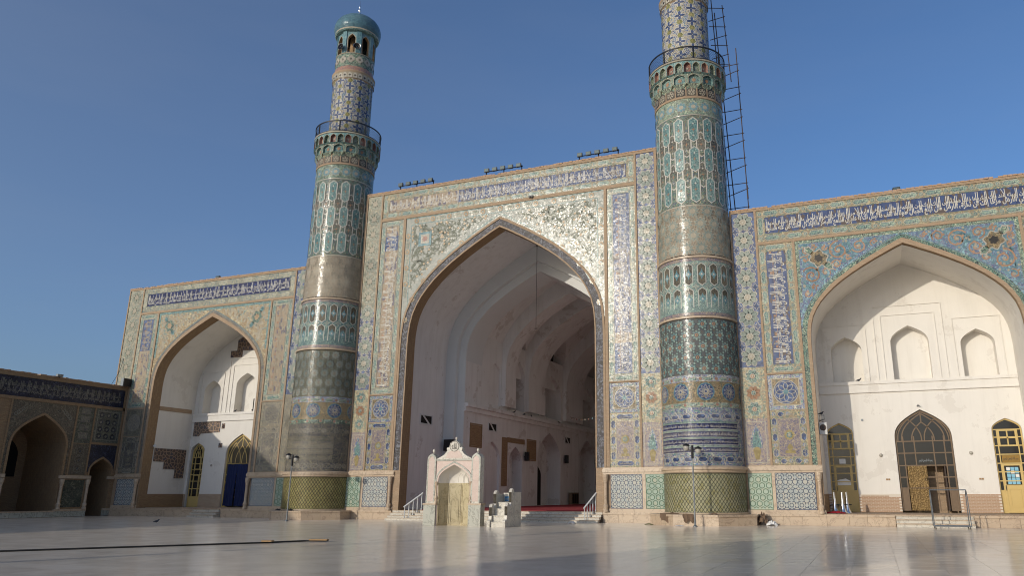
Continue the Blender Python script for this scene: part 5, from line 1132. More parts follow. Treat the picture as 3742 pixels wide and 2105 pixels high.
# ------------------------------------------------------------------ shaded arcade on the left
arc = thing('side_arcade', 'dark tiled arcade in shade on the left with a large and a small arch', 'arcade', (-35.8, -8, 0)); SA = side(-35.8, 1)
Y0 = -30.0
BIG = arch(2.13, 5.2, 7.70, .45, -6.85); SM = arch(.98, 3.5, 4.60, -.02, -1.36)
mb = MB('brick_dark'); arch_face(mb, SA, -2.62, -.0, 0, 10.65, SM, 0, 0); arch_face(mb, SA, -9.6, -2.62, 0, 10.65, BIG, 0, 0)
for k in range(1, 4): arch_face(mb, SA, -9.6-6.9*k, -9.6-6.9*(k-1), 0, 10.65, arch(2.13, 5.2, 7.70, .45, -6.15-6.9*k), 0, 0)
mb.face([(-35.8, Y0-.3, 10.65), (-35.8, 0, 10.65), (-43, 0, 10.65), (-43, Y0-.3, 10.65)]); mb.face([(-43, Y0-.3, 0), (-43, 0, 0), (-43, 0, 10.65), (-43, Y0-.3, 10.65)]); mb.face([(-43, 0, 0), (-35.8, 0, 0), (-35.8, 0, 10.65), (-43, 0, 10.65)]); mb.face([(-43, Y0-.3, 0), (-35.8, Y0-.3, 0), (-35.8, Y0-.3, 10.65), (-43, Y0-.3, 10.65)])
mb.build('brick_wall', arc)
for A, d in [(BIG, 4.5), (SM, 3.0)]+[(arch(2.13, 5.2, 7.70, .45, -6.15-6.9*k), 4.5) for k in range(1, 4)]:
    m = MB('brick_dark', 'plaster_hall', 'dark_void'); sweep(m, SA, A, 0, -d, 0); fill(m, SA, A, A[0][1], 0 if d > 4 else 2, -d); m.face([SA(A[0][0], A[0][1], 0), SA(A[-1][0], A[-1][1], 0), SA(A[-1][0], A[0][1], -d), SA(A[0][0], A[0][1], -d)])  # dark brick and near-black backs stand in for the shade inside
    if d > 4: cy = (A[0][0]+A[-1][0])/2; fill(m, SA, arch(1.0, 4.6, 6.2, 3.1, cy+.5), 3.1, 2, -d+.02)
    m.build('arch_recess', arc)
brick_lines(arc, [(Y0, 0, 10.42, 10.72), (Y0, 0, 8.68, 8.92), (-4.30, -4.15, 3.2, 8.68), (-2.75, -2.62, 3.2, 8.68), (-.22, -.05, 3.2, 10.42), (-9.5, -9.36, 3.2, 8.68), (-2.62, -.22, 5.72, 5.90)], SA, .06, 'brick_course', 'brick_dark')
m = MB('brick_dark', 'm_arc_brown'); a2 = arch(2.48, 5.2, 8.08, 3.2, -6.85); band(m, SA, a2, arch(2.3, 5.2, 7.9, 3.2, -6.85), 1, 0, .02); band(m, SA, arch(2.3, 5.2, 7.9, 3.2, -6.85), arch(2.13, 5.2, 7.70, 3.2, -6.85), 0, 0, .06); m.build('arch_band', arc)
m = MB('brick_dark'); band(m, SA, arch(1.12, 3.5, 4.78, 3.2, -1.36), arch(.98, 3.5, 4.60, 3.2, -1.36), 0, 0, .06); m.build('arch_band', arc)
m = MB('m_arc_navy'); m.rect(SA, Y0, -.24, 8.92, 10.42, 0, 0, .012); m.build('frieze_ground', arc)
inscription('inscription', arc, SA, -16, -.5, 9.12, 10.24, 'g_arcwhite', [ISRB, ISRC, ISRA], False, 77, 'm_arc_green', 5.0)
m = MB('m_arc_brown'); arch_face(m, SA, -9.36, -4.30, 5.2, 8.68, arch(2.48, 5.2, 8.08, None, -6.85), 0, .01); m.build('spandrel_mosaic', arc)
for s in (-1, 1):
    m = MB('g_arcwhite'); 
    for k in range(5): ribbon(m, SA, [(-6.85+s*(1.5+.16*k+.12*math.sin(q/8*2*PI*.8)), 8.2-.14*k*s*s+.12*math.cos(q/8*2*PI*.8)) for q in range(9)], .05, 0, 0, .018)
    m.build('scroll', arc)
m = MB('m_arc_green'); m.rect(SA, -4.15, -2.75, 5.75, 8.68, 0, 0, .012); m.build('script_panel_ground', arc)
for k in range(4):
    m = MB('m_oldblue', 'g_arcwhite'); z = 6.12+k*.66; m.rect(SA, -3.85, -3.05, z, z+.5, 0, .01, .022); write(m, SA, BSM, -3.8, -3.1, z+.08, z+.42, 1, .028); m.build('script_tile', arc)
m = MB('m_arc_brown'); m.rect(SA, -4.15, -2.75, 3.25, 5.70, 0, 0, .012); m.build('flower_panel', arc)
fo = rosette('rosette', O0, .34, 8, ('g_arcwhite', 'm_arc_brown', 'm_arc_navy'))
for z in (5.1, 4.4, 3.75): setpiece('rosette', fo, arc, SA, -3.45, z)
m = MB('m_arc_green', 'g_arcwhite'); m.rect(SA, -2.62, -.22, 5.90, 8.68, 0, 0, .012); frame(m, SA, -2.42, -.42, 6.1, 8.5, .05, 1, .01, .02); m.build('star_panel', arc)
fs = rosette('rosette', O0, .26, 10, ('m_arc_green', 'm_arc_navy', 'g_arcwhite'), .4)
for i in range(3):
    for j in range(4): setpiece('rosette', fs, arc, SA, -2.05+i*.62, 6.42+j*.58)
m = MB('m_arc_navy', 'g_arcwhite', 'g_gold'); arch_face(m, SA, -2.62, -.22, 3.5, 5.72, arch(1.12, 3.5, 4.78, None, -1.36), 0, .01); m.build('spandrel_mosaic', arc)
for x0, x1 in ((-4.86, -2.2), (-.72, -.1), (-12.4, -8.98)):
    n = 3 if x1-x0 > 2 else 1
    for i in range(n): m = MB('marble_grey'); a = x0+(x1-x0)*i/n; m.rect(SA, a+.005, a+(x1-x0)/n-.005, .02, .45, 0, 0, .12); m.build('marble_slab', arc)
    m = MB('marble_cream'); m.rect(SA, x0, x1, .45, .60, 0, 0, .17); m.build('coping_stone', arc); m = MB('marble_cream'); m.rect(SA, x0, x1, 2.95, 3.2, 0, 0, .14); m.build('dado_cap', arc)
    if x1-x0 > 2:
        m = MB('m_arc_green', 'g_arcwhite'); m.rect(SA, x0+.55, x1-.45, .75, 2.85, 0, 0, .03); m.build('dado_panel', arc)
        for cy in (x0+.28, x1-.2): piece('colonnette', COLN, arc, SA(cy, .60, .12))
for x0, x1 in ((-8.98, -4.86), (-15.9, -12.4)):
    for i in range(5): m = MB('marble_grey'); a = x0+(x1-x0)*i/5; m.rect(SA, a+.005, a+(x1-x0)/5-.005, .02, .40, 0, 0, .10); m.build('marble_slab', arc)
    m = MB('marble_cream'); m.rect(SA, x0, x1, .40, .50, 0, 0, .14); m.build('coping_stone', arc)
coping(arc, -11.5, 0, 10.72, SA)
# taller portal farther along the same side, and the gate tower across the courtyard (they throw the long shadows)
ti = thing('side_portal', 'tall brick side portal rising behind the arcade, outside the view', 'portal', (-36, -50, 0))
m = MB('brick_buff', 'brick_dark'); A = arch(6, 6.5, 12.5, .4, -58); arch_face(m, side(-35.75, 1), -85, -30.4, 0, 15.8, A, 0, 0); sweep(m, side(-35.75, 1), A, 0, -5, 1); fill(m, side(-35.75, 1), A, .4, 1, -5)
m.face([(-35.75, -85, 15.8), (-35.75, -30.4, 15.8), (-44, -30.4, 15.8), (-44, -85, 15.8)]); m.face([(-44, -85, 0), (-44, -30.4, 0), (-44, -30.4, 15.8), (-44, -85, 15.8)]); m.face([(-35.75, -30.4, 0), (-44, -30.4, 0), (-44, -30.4, 15.8), (-35.75, -30.4, 15.8)]); m.face([(-35.75, -85, 0), (-44, -85, 0), (-44, -85, 15.8), (-35.75, -85, 15.8)]); m.build('brick_wall', ti)
gt = thing('gate_tower', 'square brick gate tower across the courtyard, outside the view', 'tower', (0, -72, 0))
m = MB('brick_buff', 'brick_dark', 'dark_void'); S9 = Surf(lambda s, t, o: (s, -70+o, t)); A = arch(1.6, 4.5, 7, 0, .6); arch_face(m, S9, -2.3, 3.6, 0, 16.5, A, 0, 0); sweep(m, S9, A, 0, -1.5, 1); fill(m, S9, A, 0, 2, -1.5); m.box(-2.3, 3.6, -76, -71.6, 0, 16.5, 0); m.box(-2.6, 3.9, -76.2, -69.7, 16.5, 17.0, 1)
m.face([(-2.3, -71.6, 0), (-2.3, -70, 0), (-2.3, -70, 16.5), (-2.3, -71.6, 16.5)]); m.face([(3.6, -71.6, 0), (3.6, -70, 0), (3.6, -70, 16.5), (3.6, -71.6, 16.5)]); m.build('brick_wall', gt)
ra = thing('side_arcade', 'sunlit brick arcade along the opposite side of the courtyard, outside the view', 'arcade', (46, -40, 0)); SR = side(46, -1)
m = MB('marble_cream', 'dark_void')
for k in range(12):
    y0 = -83.5+k*6.9; A = arch(2.1, 5.2, 7.7, .45, y0+3.45); arch_face(m, SR, y0, y0+6.9, 0, 10.7, A, 0, 0); sweep(m, SR, A, 0, -3, 0); fill(m, SR, A, .45, 0, -3)
m.face([(46, -83.5, 10.7), (46, -.7, 10.7), (52, -.7, 10.7), (52, -83.5, 10.7)]); m.face([(52, -83.5, 0), (52, -.7, 0), (52, -.7, 10.7), (52, -83.5, 10.7)]); m.build('wall', ra)
# ------------------------------------------------------------------ steps and rails of the great arch
st = thing('stone_steps', 'broad flight of four pale stone steps up to the red carpet', 'steps', (0, -.4, 0))
for i in range(4):
    n = 12; w_ = 15.7/n; y0 = -.95+.30*i
    for k in range(n):
        off = (k % 3)*.12; m = MB('marble_white'); m.box(-7.85+k*w_+.003, -7.85+(k+1)*w_-.003, y0, min(y0+.34, .015), .165*i+.002, .165*(i+1)-.03); m.build('riser_block', st)
    m = MB('marble_cream'); m.box(-7.85, 7.85, y0-.03, min(y0+.33, .017), .165*(i+1)-.03, .165*(i+1)); m.build('tread', st)
def handrail(label, x0, x1, y0, y1):
    h = thing('handrail', label, 'handrail', (x0, y0, 0), 'handrails on the broad steps'); n = 5
    m = MB('white_paint'); d = Vector((x1-x0, y1-y0, 0)); 
    a, b = Vector((x0, y0, .93)), Vector((x1, y1, 1.82)); m.tube([a-(b-a)*.06, b], .06, 4); m.build('rail', h)
    for k in range(n):
        p = a+(b-a)*k/(n-1)*.94; z0 = .17*(1+min(3, int(k/(n-1)*3.4))) if k else .165
        m = MB('white_paint'); m.lathe([(.05, z0), (.05, z0+.08), (.025, z0+.14), (.045, (z0+p.z)/2), (.025, p.z-.14), (.05, p.z-.06), (.05, p.z)], 8, (p.x, p.y)); m.build('baluster', h, smooth=True)
handrail('white balustered handrail on the broad steps, at the end behind the stone prayer niche', -6.3, -5.45, -.88, .02)
handrail('white balustered handrail on the broad steps, at the end beyond the stone pulpit', 6.95, 7.42, -.88, .02)
# ------------------------------------------------------------------ stone prayer niche
mi = thing('prayer_niche', 'freestanding marble prayer niche with pink panels, gable and round inscription', 'prayer niche', (1.5, -7.6, 0)); F = flat(-8.0)
YF, YB = -8.0, -7.55
for cx, nm in ((.05, 'l'), (2.98, 'r')):
    m = MB('marble_grey', 'marble_cream'); m.box(cx-.39, cx+.39, YF-.06, YB, 0, 1.16, 0); m.box(cx-.43, cx+.43, YF-.1, YB+.02, 1.16, 1.24, 1); m.build('pedestal', mi)
    A = arch(.29, 3.72, 4.05, 1.24, cx); m = MB('marble_white', 'marble_pink', 'marble_grey'); fill(m, F, A, 1.24, 0, 0); sweep(m, F, A, 0, -.45, 0); 
    B = arch(.20, 3.66, 3.92, 1.34, cx); pil = m.build('pilaster', mi)
    z = [1.34, 1.95, 2.55, 3.1, 3.6]
    for z0, z1 in zip(z, z[1:]): m = MB('marble_pink'); m.rect(F, cx-.20, cx+.20, z0+.006, z1-.006, 0, 0, .015); m.build('pink_panel', pil)
    m = MB('marble_pink'); fill(m, F, [p for p in arch(.20, 3.62, 3.90, None, cx)], 3.61, 0, .015); m.build('pink_panel', pil)
    band(mm := MB('marble_grey'), F, A, B, 0, 0, .02); mm.build('edging', pil)
    m = MB('marble_white'); m.lathe([(0, 4.04), (.06, 4.05), (.03, 4.10), (.075, 4.16), (.085, 4.22), (.06, 4.30), (0, 4.33)], 10, (cx, -7.8)); m.build('finial', pil, smooth=True)
NI = arch(1.04, 2.45, 3.42, .0, 1.54)
m = MB('marble_pink', 'marble_white'); arch_face(m, flat(-7.95), .34, 2.70, 0, 3.66, NI, 0, 0); m.build('front_panel', mi)
for k, (x, z, dx, dz) in enumerate(((.36, 2.55, .5, .5), (.36, 3.08, .6, .45), (2.24, 2.55, .44, .5), (2.1, 3.08, .58, .45))): m = MB('marble_pink'); 
m = MB('marble_grey', 'marble_pink'); a0, a1, a2 = arch(1.20, 2.45, 3.60, 2.4, 1.54), arch(1.12, 2.45, 3.50, 2.4, 1.54), arch(1.02, 2.45, 3.40, 2.4, 1.54); band(m, flat(-7.95), a0, a1, 0, 0, .06); band(m, flat(-7.95), a1, a2, 1, 0, .04); m.build('arch_moulding', mi)
m = MB('marble_grey'); m.box(.30, 2.74, -8.0, YB, 3.62, 3.72); m.build('entablature', mi)
# recess: polygonal apse with onyx panels below and a white half dome
PL = [(.50, -7.94), (.78, -7.25), (1.54, -7.0), (2.30, -7.25), (2.58, -7.94)]
for (xa, ya), (xb, yb) in zip(PL, PL[1:]):
    m = MB('marble_onyx', 'marble_grey'); m.face([(xa, ya, 0), (xb, yb, 0), (xb, yb, 2.38), (xa, ya, 2.38)], 0)
    L = math.hypot(xb-xa, yb-ya); u = ((xb-xa)/L, (yb-ya)/L); n = (u[1], -u[0]); S = Surf(lambda s, t, o, xa=xa, ya=ya, u=u, n=n: (xa+u[0]*s+n[0]*o, ya+u[1]*s+n[1]*o, t))
    frame(m, S, .04, L-.04, .08, 1.12, .05, 0, 0, .03); frame(m, S, .04, L-.04, 1.2, 2.3, .05, 0, 0, .03); ribbon(m, S, arch(L*.28, 1.25, 1.55, .2, L/2), .05, 0, 0, .035); m.build('onyx_panel', mi)
m = MB('plaster'); n = 10
for j in range(6):
    t0, t1 = j/6, (j+1)/6
    P = lambda t: [(1.54+(x-1.54)*math.sqrt(max(0, 1-t*t)), -7.94+(y+7.94)*math.sqrt(max(0, 1-t*t)), 2.38+1.05*t) for x, y in PL]
    A, B = P(t0), P(t1)
    for k in range(4): m.face([A[k], A[k+1], B[k+1], B[k]])
m.build('half_dome', mi, smooth=True)
for s, x0 in ((0, 1.75), (1, 2.15)): 
    m = MB('marble_white'); S = Surf(lambda s_, t, o: (s_, -7.42+(s_-1.54)*-.28-o, t)); ribbon(m, S, arch(.18, 2.62, 2.92, 2.40, x0), .04, 0, 0, .03); m.build('blind_arch', mi)
m = MB('marble_cream'); m.lathe([(.05, 1.24), (.10, 1.24), (.10, 1.34), (.07, 1.4), (.11, 1.52), (.07, 1.66), (.06, 1.7), (.055, 2.2), (.08, 2.28), (.11, 2.38), (.11, 2.45)], 10, (.40, -7.96)); m.build('colonnette', mi, smooth=True)
m = MB('marble_cream'); m.lathe([(.05, 1.24), (.10, 1.24), (.10, 1.34), (.07, 1.4), (.11, 1.52), (.07, 1.66), (.06, 1.7), (.055, 2.2), (.08, 2.28), (.11, 2.38), (.11, 2.45)], 10, (2.66, -7.96)); m.build('colonnette', mi, smooth=True)
# gable with medallion
G = [(.36, 3.72), (2.72, 3.72), (2.55, 3.80), (2.2, 3.98), (2.02, 4.2), (2.06, 4.34), (2.0, 4.40), (1.90, 4.36), (1.84, 4.62), (1.70, 4.72), (1.54, 4.76), (1.38, 4.72), (1.24, 4.62), (1.18, 4.36), (1.08, 4.40), (1.02, 4.34), (1.06, 4.2), (.88, 3.98), (.53, 3.80)]
m = MB('marble_white'); m.plate(F, G, 0, -.35, .02); m.face([(x, -7.65, z) for x, z in G]); gb = m.build('gable', mi)
m = MB('marble_pink'); m.plate(F, [(.98, 3.78), (2.10, 3.78), (2.02, 3.98), (1.84, 4.18), (1.24, 4.18), (1.06, 3.98)], 0, .02, .034); m.build('pink_panel', gb)
m = MB('marble_white', 'g_black'); m.plate(F, ring_poly(24, .31, 0, 1.54, 4.44), 0, .02, .05); ribbon(m, F, ring_poly(24, .285, 0, 1.54, 4.44), .03, 1, 0, .053, True); write(m, F, 'الله', 1.36, 1.72, 4.32, 4.60, 1, .054); ribbon(m, F, [(1.36, 4.30), (1.72, 4.30)], .03, 1, 0, .054); m.build('round_inscription', gb)
m = MB('marble_white'); m.lathe([(0, 4.74), (.05, 4.76), (.03, 4.80), (.07, 4.86), (.08, 4.92), (.05, 4.98), (0, 5.0)], 10, (1.54, -7.82)); m.build('finial', gb, smooth=True)
m = MB('marble_grey'); m.face([(.34, -7.56, 0), (2.7, -7.56, 0), (2.7, -7.56, 3.66), (.34, -7.56, 3.66)]); m.face([(.34, -7.56, 3.64), (2.7, -7.56, 3.64), (2.7, -7.95, 3.64), (.34, -7.95, 3.64)])
for k in range(4): pass
m2 = MB('marble_grey'); m2.box(.5, 2.58, -7.0+.05, -6.9, 0, 3.4); m2.build('back_slab', mi)
# ------------------------------------------------------------------ stone pulpit
pu = thing('stone_pulpit', 'cream stone stepped pulpit with scrolled sides beside the prayer niche', 'pulpit', (4.7, -7.7, 0))
ST = [(-8.62, 0, .28), (-8.38, .28, .61), (-8.12, .61, .97), (-7.82, .97, 1.32), (-7.50, 1.32, 1.32)]
for i, (y, z0, z1) in enumerate(ST[:4]):
    m = MB('marble_white'); m.box(4.32, 5.10, y, -6.75, z0+.002, z1-.04); m.box(4.30, 5.12, y-.03, -6.75, z1-.04, z1); m.build('step', pu)
m = MB('marble_white'); m.box(4.34, 5.08, -7.12, -6.72, 1.32, 1.82); m.build('seat_back', pu)
m = MB('sign_blue', 'g_white'); S = flat(-7.125); m.rect(S, 4.42, 5.0, 1.36, 1.62, 0, 0, .02); write(m, S, BSM, 4.46, 4.96, 1.41, 1.57, 1, .025); m.build('blue_plaque', pu)
PR0 = [(-8.74, 0), (-8.74, .34), (-8.66, .40), (-8.58, .36), (-8.54, .44), (-8.52, .62), (-8.50, .86), (-8.52, 1.10), (-8.44, 1.26), (-8.34, 1.30), (-8.24, 1.22), (-8.20, 1.06), (-8.12, 1.10), (-8.02, 1.30), (-8.0, 1.6), (-8.02, 1.86), (-7.94, 2.0), (-7.84, 2.06), (-7.72, 2.0), (-7.66, 1.86), (-7.62, 1.86), (-6.72, 1.86), (-6.72, 0)]
for nm, x0, x1 in (('side_panel', 4.14, 4.32), ('side_panel', 5.10, 5.26)):
    m = MB('marble_white'); S = side(x1, 1)
    def tri(m, S, P, o):                                     # fan in columns under the scrolled outline
        for a, b in zip(P[1:-2], P[2:-1]):
            m.on(S, [(a[0], 0), (b[0], 0), b, a], 0, o)
    PR = [(y, z*(.95 if x1 < 5 else 1)) for y, z in PR0]
    ys = sorted(set(p[0] for p in PR)); 
    def ztop(y):
        zs = [p[1]+(q[1]-p[1])*((y-p[0])/(q[0]-p[0]) if abs(q[0]-p[0]) > 1e-9 else 0) for p, q in zip(PR, PR[1:]) if min(p[0], q[0])-1e-9 <= y <= max(p[0], q[0])+1e-9]
        return max(zs)
    for a, b in zip(ys, ys[1:]):
        za, zb = ztop(a+1e-4), ztop(b-1e-4)
        for o in (0, x0-x1): m.on(S, [(a, 0), (b, 0), (b, zb), (a, za)], 0, o)
        m.face([S(a, za, 0), S(b, zb, 0), S(b, zb, x0-x1), S(a, za, x0-x1)])
    for y, z in ((-8.74, ztop(-8.7399)), (-6.72, ztop(-6.7201))): m.face([S(y, 0, 0), S(y, z, 0), S(y, z, x0-x1), S(y, 0, x0-x1)])
    m.build(nm, pu)
for i, (y0, y1, z0, z1) in enumerate(((-7.6, -6.75, .02, .6), (-7.6, -6.75, .62, 1.2), (-7.6, -6.75, 1.22, 1.84), (-8.5, -7.62, .02, .6))): m = MB('marble_white'); m.rect(side(5.26, 1), y0, y1, z0, z1, 0, 0, .012); m.build('facing_slab', pu)
# ------------------------------------------------------------------ lamp posts
def lamp_post(label, x, y, h, tilt):
    L = thing('lamp_post', label, 'lamp post', (x, y, 0), 'lamp posts in the courtyard')
    m = MB('grey_metal'); m.lathe([(.0, 0), (.13, 0), (.13, .04), (.06, .08), (.045, .5), (.04, h-.7)], 12, (x, y)); m.build('pole', L, smooth=True)
    m = MB('black_metal'); m.lathe([(.07, h-.75), (.075, h-.7), (.075, h-.1), (.05, h), (0, h+.02)], 12, (x, y)); m.tube([(x-.34, y, h-.28), (x+.34, y, h-.28)], .035, 6); m.build('head', L)
    for s in (-1, 1):
        m = MB('globe', 'black_metal'); q = (x+s*.34, y); z = h-.26+(.10 if s < 0 else -.08)
        m.lathe([(0, z-.14), (.10, z-.12), (.17, z-.02), (.18, z+.06), (.14, z+.15)], 12, q, 0); m.lathe([(.20, z+.12), (.19, z+.17), (.12, z+.23), (.03, z+.27), (0, z+.28)], 12, q, 1); m.build('lantern', L, smooth=True)
lamp_post('grey lamp post with two lanterns in front of the scaffolded minaret', 14.64, -3.94, 4.45, 0)
lamp_post('grey lamp post with two lanterns in front of the domed minaret', -12.73, -5.09, 4.35, 0)
# ------------------------------------------------------------------ floodlights on the roofs
def floodlight(par, x, y, z, k=1.0):
    m = MB('black_metal'); m.box(x-.19*k, x+.19*k, y-.06, y+.10, z-.14*k, z+.14*k); f = m.build('floodlight', par); m = MB('lens'); m.box(x-.15*k, x+.15*k, y-.075, y-.061, z-.11*k, z+.11*k); m.build('lens', f); return f
for x0, x1, lab in ((-9.3, -6.15, 'rack of five floodlights on the portal parapet, nearest the domed minaret'), (-1.55, 1.55, 'rack of five floodlights on the portal parapet, above the point of the arch'), (6.1, 9.2, 'rack of five floodlights on the portal parapet, nearest the scaffolded minaret')):
    r = thing('floodlight_rack', lab, 'floodlights', ((x0+x1)/2, .25, 25.2), 'floodlight racks on the portal')
    m = MB('black_metal'); m.tube([(x0, .3, 25.74), (x1+.1, .3, 25.74)], .04, 4); m.build('rail', r)
    for i in range(3): x = x0+.12+(x1-x0-.1)*i/2; m = MB('black_metal'); m.tube([(x, .3, 25.19), (x, .3, 25.80)], .045, 4); m.tube([(x, .3, 25.5), (x+.02, .75, 25.2)], .03, 4); m.build('bracket', r)
    for i in range(5): floodlight(r, x0+.2+(x1-x0-.4)*i/4, .18, 25.80)
for x, z, lab in ((27.15, 19.86, 'small floodlight on the parapet of the sunlit wing'), (-27.25, 19.88, 'small floodlight on the parapet of the far wing')):
    f = thing('roof_floodlight', lab, 'floodlight', (x, .2, 19.72)); m = MB('black_metal'); m.tube([(x, .22, 19.71), (x, .22, z)], .03, 4); m.tube([(x-.22, .22, z+.12), (x-.22, .22, z-.05), (x+.22, .22, z-.05), (x+.22, .22, z+.12)], .02, 4); m.build('bracket', f); floodlight(f, x, .12, z, 1.1)
f = thing('roof_floodlight', 'small grey floodlight on the arcade parapet', 'floodlight', (-35.7, -6.3, 10.72)); m = MB('grey_metal'); m.box(-35.75, -35.5, -6.55, -6.1, 10.78, 10.98); m.build('housing', f); m = MB('black_metal'); m.tube([(-35.65, -6.3, 10.70), (-35.65, -6.3, 10.8)], .03, 4); m.build('bracket', f)
f = thing('flood_box', 'large grey box floodlight at the arcade corner against the far wing', 'floodlight', (-35.6, -.5, 10.72)); m = MB('grey_metal', 'black_metal'); m.box(-35.75, -35.45, -.85, -.15, 10.78, 11.45); bx = m.build('housing', f); m = MB('black_metal'); m.box(-35.44, -35.40, -.80, -.1, 10.76, 11.42); m.build('cover', bx); m = MB('black_metal'); m.tube([(-35.6, -.5, 10.65), (-35.6, -.5, 10.8)], .04, 4); m.build('bracket', f)
m = MB('black_metal'); m.tube([(-36.9, -.02, 13.4), (-36.8, -.3, 12.2), (-36.4, -1.2, 10.85), (-36.3, -1.5, 10.66)], .02, 4); tag(m.build('cable', None, False, (-36.5, -1, 10.7)), 'thin cable hanging from the far wing to the arcade roof', 'cable')
m = MB('black_metal'); m.box(2.42, 2.72, -.20, .0, 22.86, 23.02); m.tube([(2.57, -.1, 22.95), (2.57, -.3, 22.85)], .05, 6); tag(m.build('spot_lamp', None, False, (2.57, -.1, 22.9)), 'small black spot lamp above the point of the great arch', 'lamp')
# ------------------------------------------------------------------ scaffolding behind the minaret
sc = thing('scaffolding', 'rusty scaffolding poles and rungs standing behind the minaret on the wing roof', 'scaffolding', (17.2, 1.8, 19.72))
def pole(a, b, r=.038, nm='pole'): m = MB('rust_metal'); m.tube([a, b], r, 6); m.build(nm, sc)
pole((16.80, 1.8, 19.7), (16.10, 1.8, 41.0)); pole((17.05, 2.2, 19.7), (16.35, 2.2, 36.6), .04, 'pole')
pole((17.98, 1.8, 19.7), (17.80, 1.8, 33.0)); pole((17.28, 2.2, 30.6), (16.95, 2.2, 37.1))
def px(z): return 16.80-.033*(z-19.7)
for i in range(16):
    z = 20.6+i*.92; o = RND.uniform(-.05, .05)
    if z < 32.2: pole((px(z)-.1, 1.72, z+o), (17.98-.0135*(z-19.7)+.12, 1.72, z+o+(.42 if i % 2 else 0)), .028, 'rung')
for i in range(7):
    z = 32.0+i*.8; pole((px(z)-.3, 1.72, z-(.35 if i % 2 else 0)), (17.2-.04*(z-31)+.12, 2.2, z+(.1 if i % 2 else 0)), .028, 'rung')
pole((16.5, 1.72, 19.95), (18.1, 1.72, 19.97), .05, 'rung'); pole((16.6, 1.7, 20.9), (16.55, 1.7, 22.0), .055, 'coupler'); pole((17.98, 1.7, 21.2), (17.97, 1.7, 22.2), .055, 'coupler')
# ------------------------------------------------------------------ trolley on the steps
tr = thing('rolling_frame', 'grey tubular rolling frame with castors standing before the brass door steps', 'trolley', (27.65, -2.3, 0))
def bar(a, b, nm, r=.026): m = MB('grey_metal'); m.tube([a, b], r, 6); m.build(nm, tr)
xl, xr, yf, yb = 26.82, 28.52, -2.75, -1.75
for a, b in (((xl, yf, .16), (xr, yf, .16)), ((xl, yb, .16), (xr, yb, .16)), ((xl, yf, .16), (xl, yb, .16)), ((xr, yf, .16), (xr, yb, .16)), ((xl, (yf+yb)/2, .16), (xr, (yf+yb)/2, .16))): bar(a, b, 'base_bar')
for x in (xl, xr):
    for y in (yf, yb): bar((x, y, .16), (x-.02, y+(.12 if y == yf else -.30), 1.72), 'post')
    bar((x-.02, yf+.12, 1.72), (x-.02, (yf+yb)/2-.1, 1.96), 'post'); bar((x-.02, yb-.30, 1.72), (x-.02, (yf+yb)/2-.1, 1.96), 'post')
bar((xl-.02, (yf+yb)/2-.1, 1.96), (xr-.02, (yf+yb)/2-.1, 1.96), 'top_bar', .028)
for x in (xl+.05, xr-.05):
    for y in (yf+.03, yb-.03): m = MB('rubber', 'grey_metal'); m.tube([(x-.02, y, .062), (x+.02, y, .062)], .06, 10); m.tube([(x, y, .06), (x, y, .15)], .018, 5, 1); m.build('castor', tr)
# ------------------------------------------------------------------ silver posts, cloth, loudspeaker cabinet on the terrace
for x, y, lab in ((21.85, 1.3, 'silver flared post on the sunlit terrace, first from the jamb'), (22.3, 1.2, 'silver flared post on the sunlit terrace, middle of the three'), (22.52, 1.9, 'silver flared post on the sunlit terrace, last from the jamb')):
    t_ = thing('flared_post', lab, 'post', (x, y, .655), 'silver posts on the terrace')
    m = MB('chrome'); m.lathe([(0, .656), (.25, .656), (.25, .69), (.19, .76), (.13, .95), (.09, 1.3), (.065, 1.7), (.06, 1.86), (0, 1.9)], 14, (x, y)); m.build('cone', t_, smooth=True)
    m = MB('black_metal'); m.tube([(x-.28, y, 1.12), (x+.26, y, 1.16)], .03, 6); m.tube([(x-.26, y, 1.12), (x-.28, y, .98)], .03, 6); m.build('grip', t_)
def heap(name, label, cat, mat, cx, cy, z, rx, ry, h, seed, n=14):
    r = random.Random(seed); m = MB(mat); G = {}
    for i in range(n+1):
        for j in range(n+1):
            u, v = i/n*2-1, j/n*2-1; d = min(1, math.hypot(u, v)*.8); k = (1-d*d)
            G[i, j] = (cx+u*rx*(1+.1*r.uniform(-1, 1)), cy+v*ry*(1+.1*r.uniform(-1, 1)), z+max(.004, h*k*(.55+.75*r.random())))
    for i in range(n):
        for j in range(n): m.face([G[i, j], G[i+1, j], G[i+1, j+1], G[i, j+1]])
    return tag(m.build(name, None, True, (cx, cy, z)), label, cat)
heap('red_cloth', 'crumpled red cloth lying by the silver posts', 'cloth', 'carpet_red', 21.9, .75, .655, .55, .3, .14, 5)
heap('cloth_heap', 'brown cloth bundle slumped at the corner of the minaret plinth', 'cloth', 'cloth_brown', 17.9, -.75, 0, .35, .35, .62, 6)
heap('plastic_bag', 'crumpled white plastic bag beside the brown bundle', 'bag', 'plastic_bag', 18.45, -.95, 0, .32, .25, .26, 7)
heap('plastic_bag', 'small white plastic bag on the floor before the broad steps', 'bag', 'plastic_bag', 6.5, -1.9, 0, .22, .18, .13, 8)
heap('green_scrap', 'small green scrap on the floor before the dado panels', 'scrap', 'g_olive', 11.5, -2.2, 0, .25, .15, .07, 9)
heap('plastic_bag', 'flat clear bag on the floor in front of the lamp post', 'bag', 'plastic_bag', 13.6, -3.3, 0, .25, .14, .05, 10)
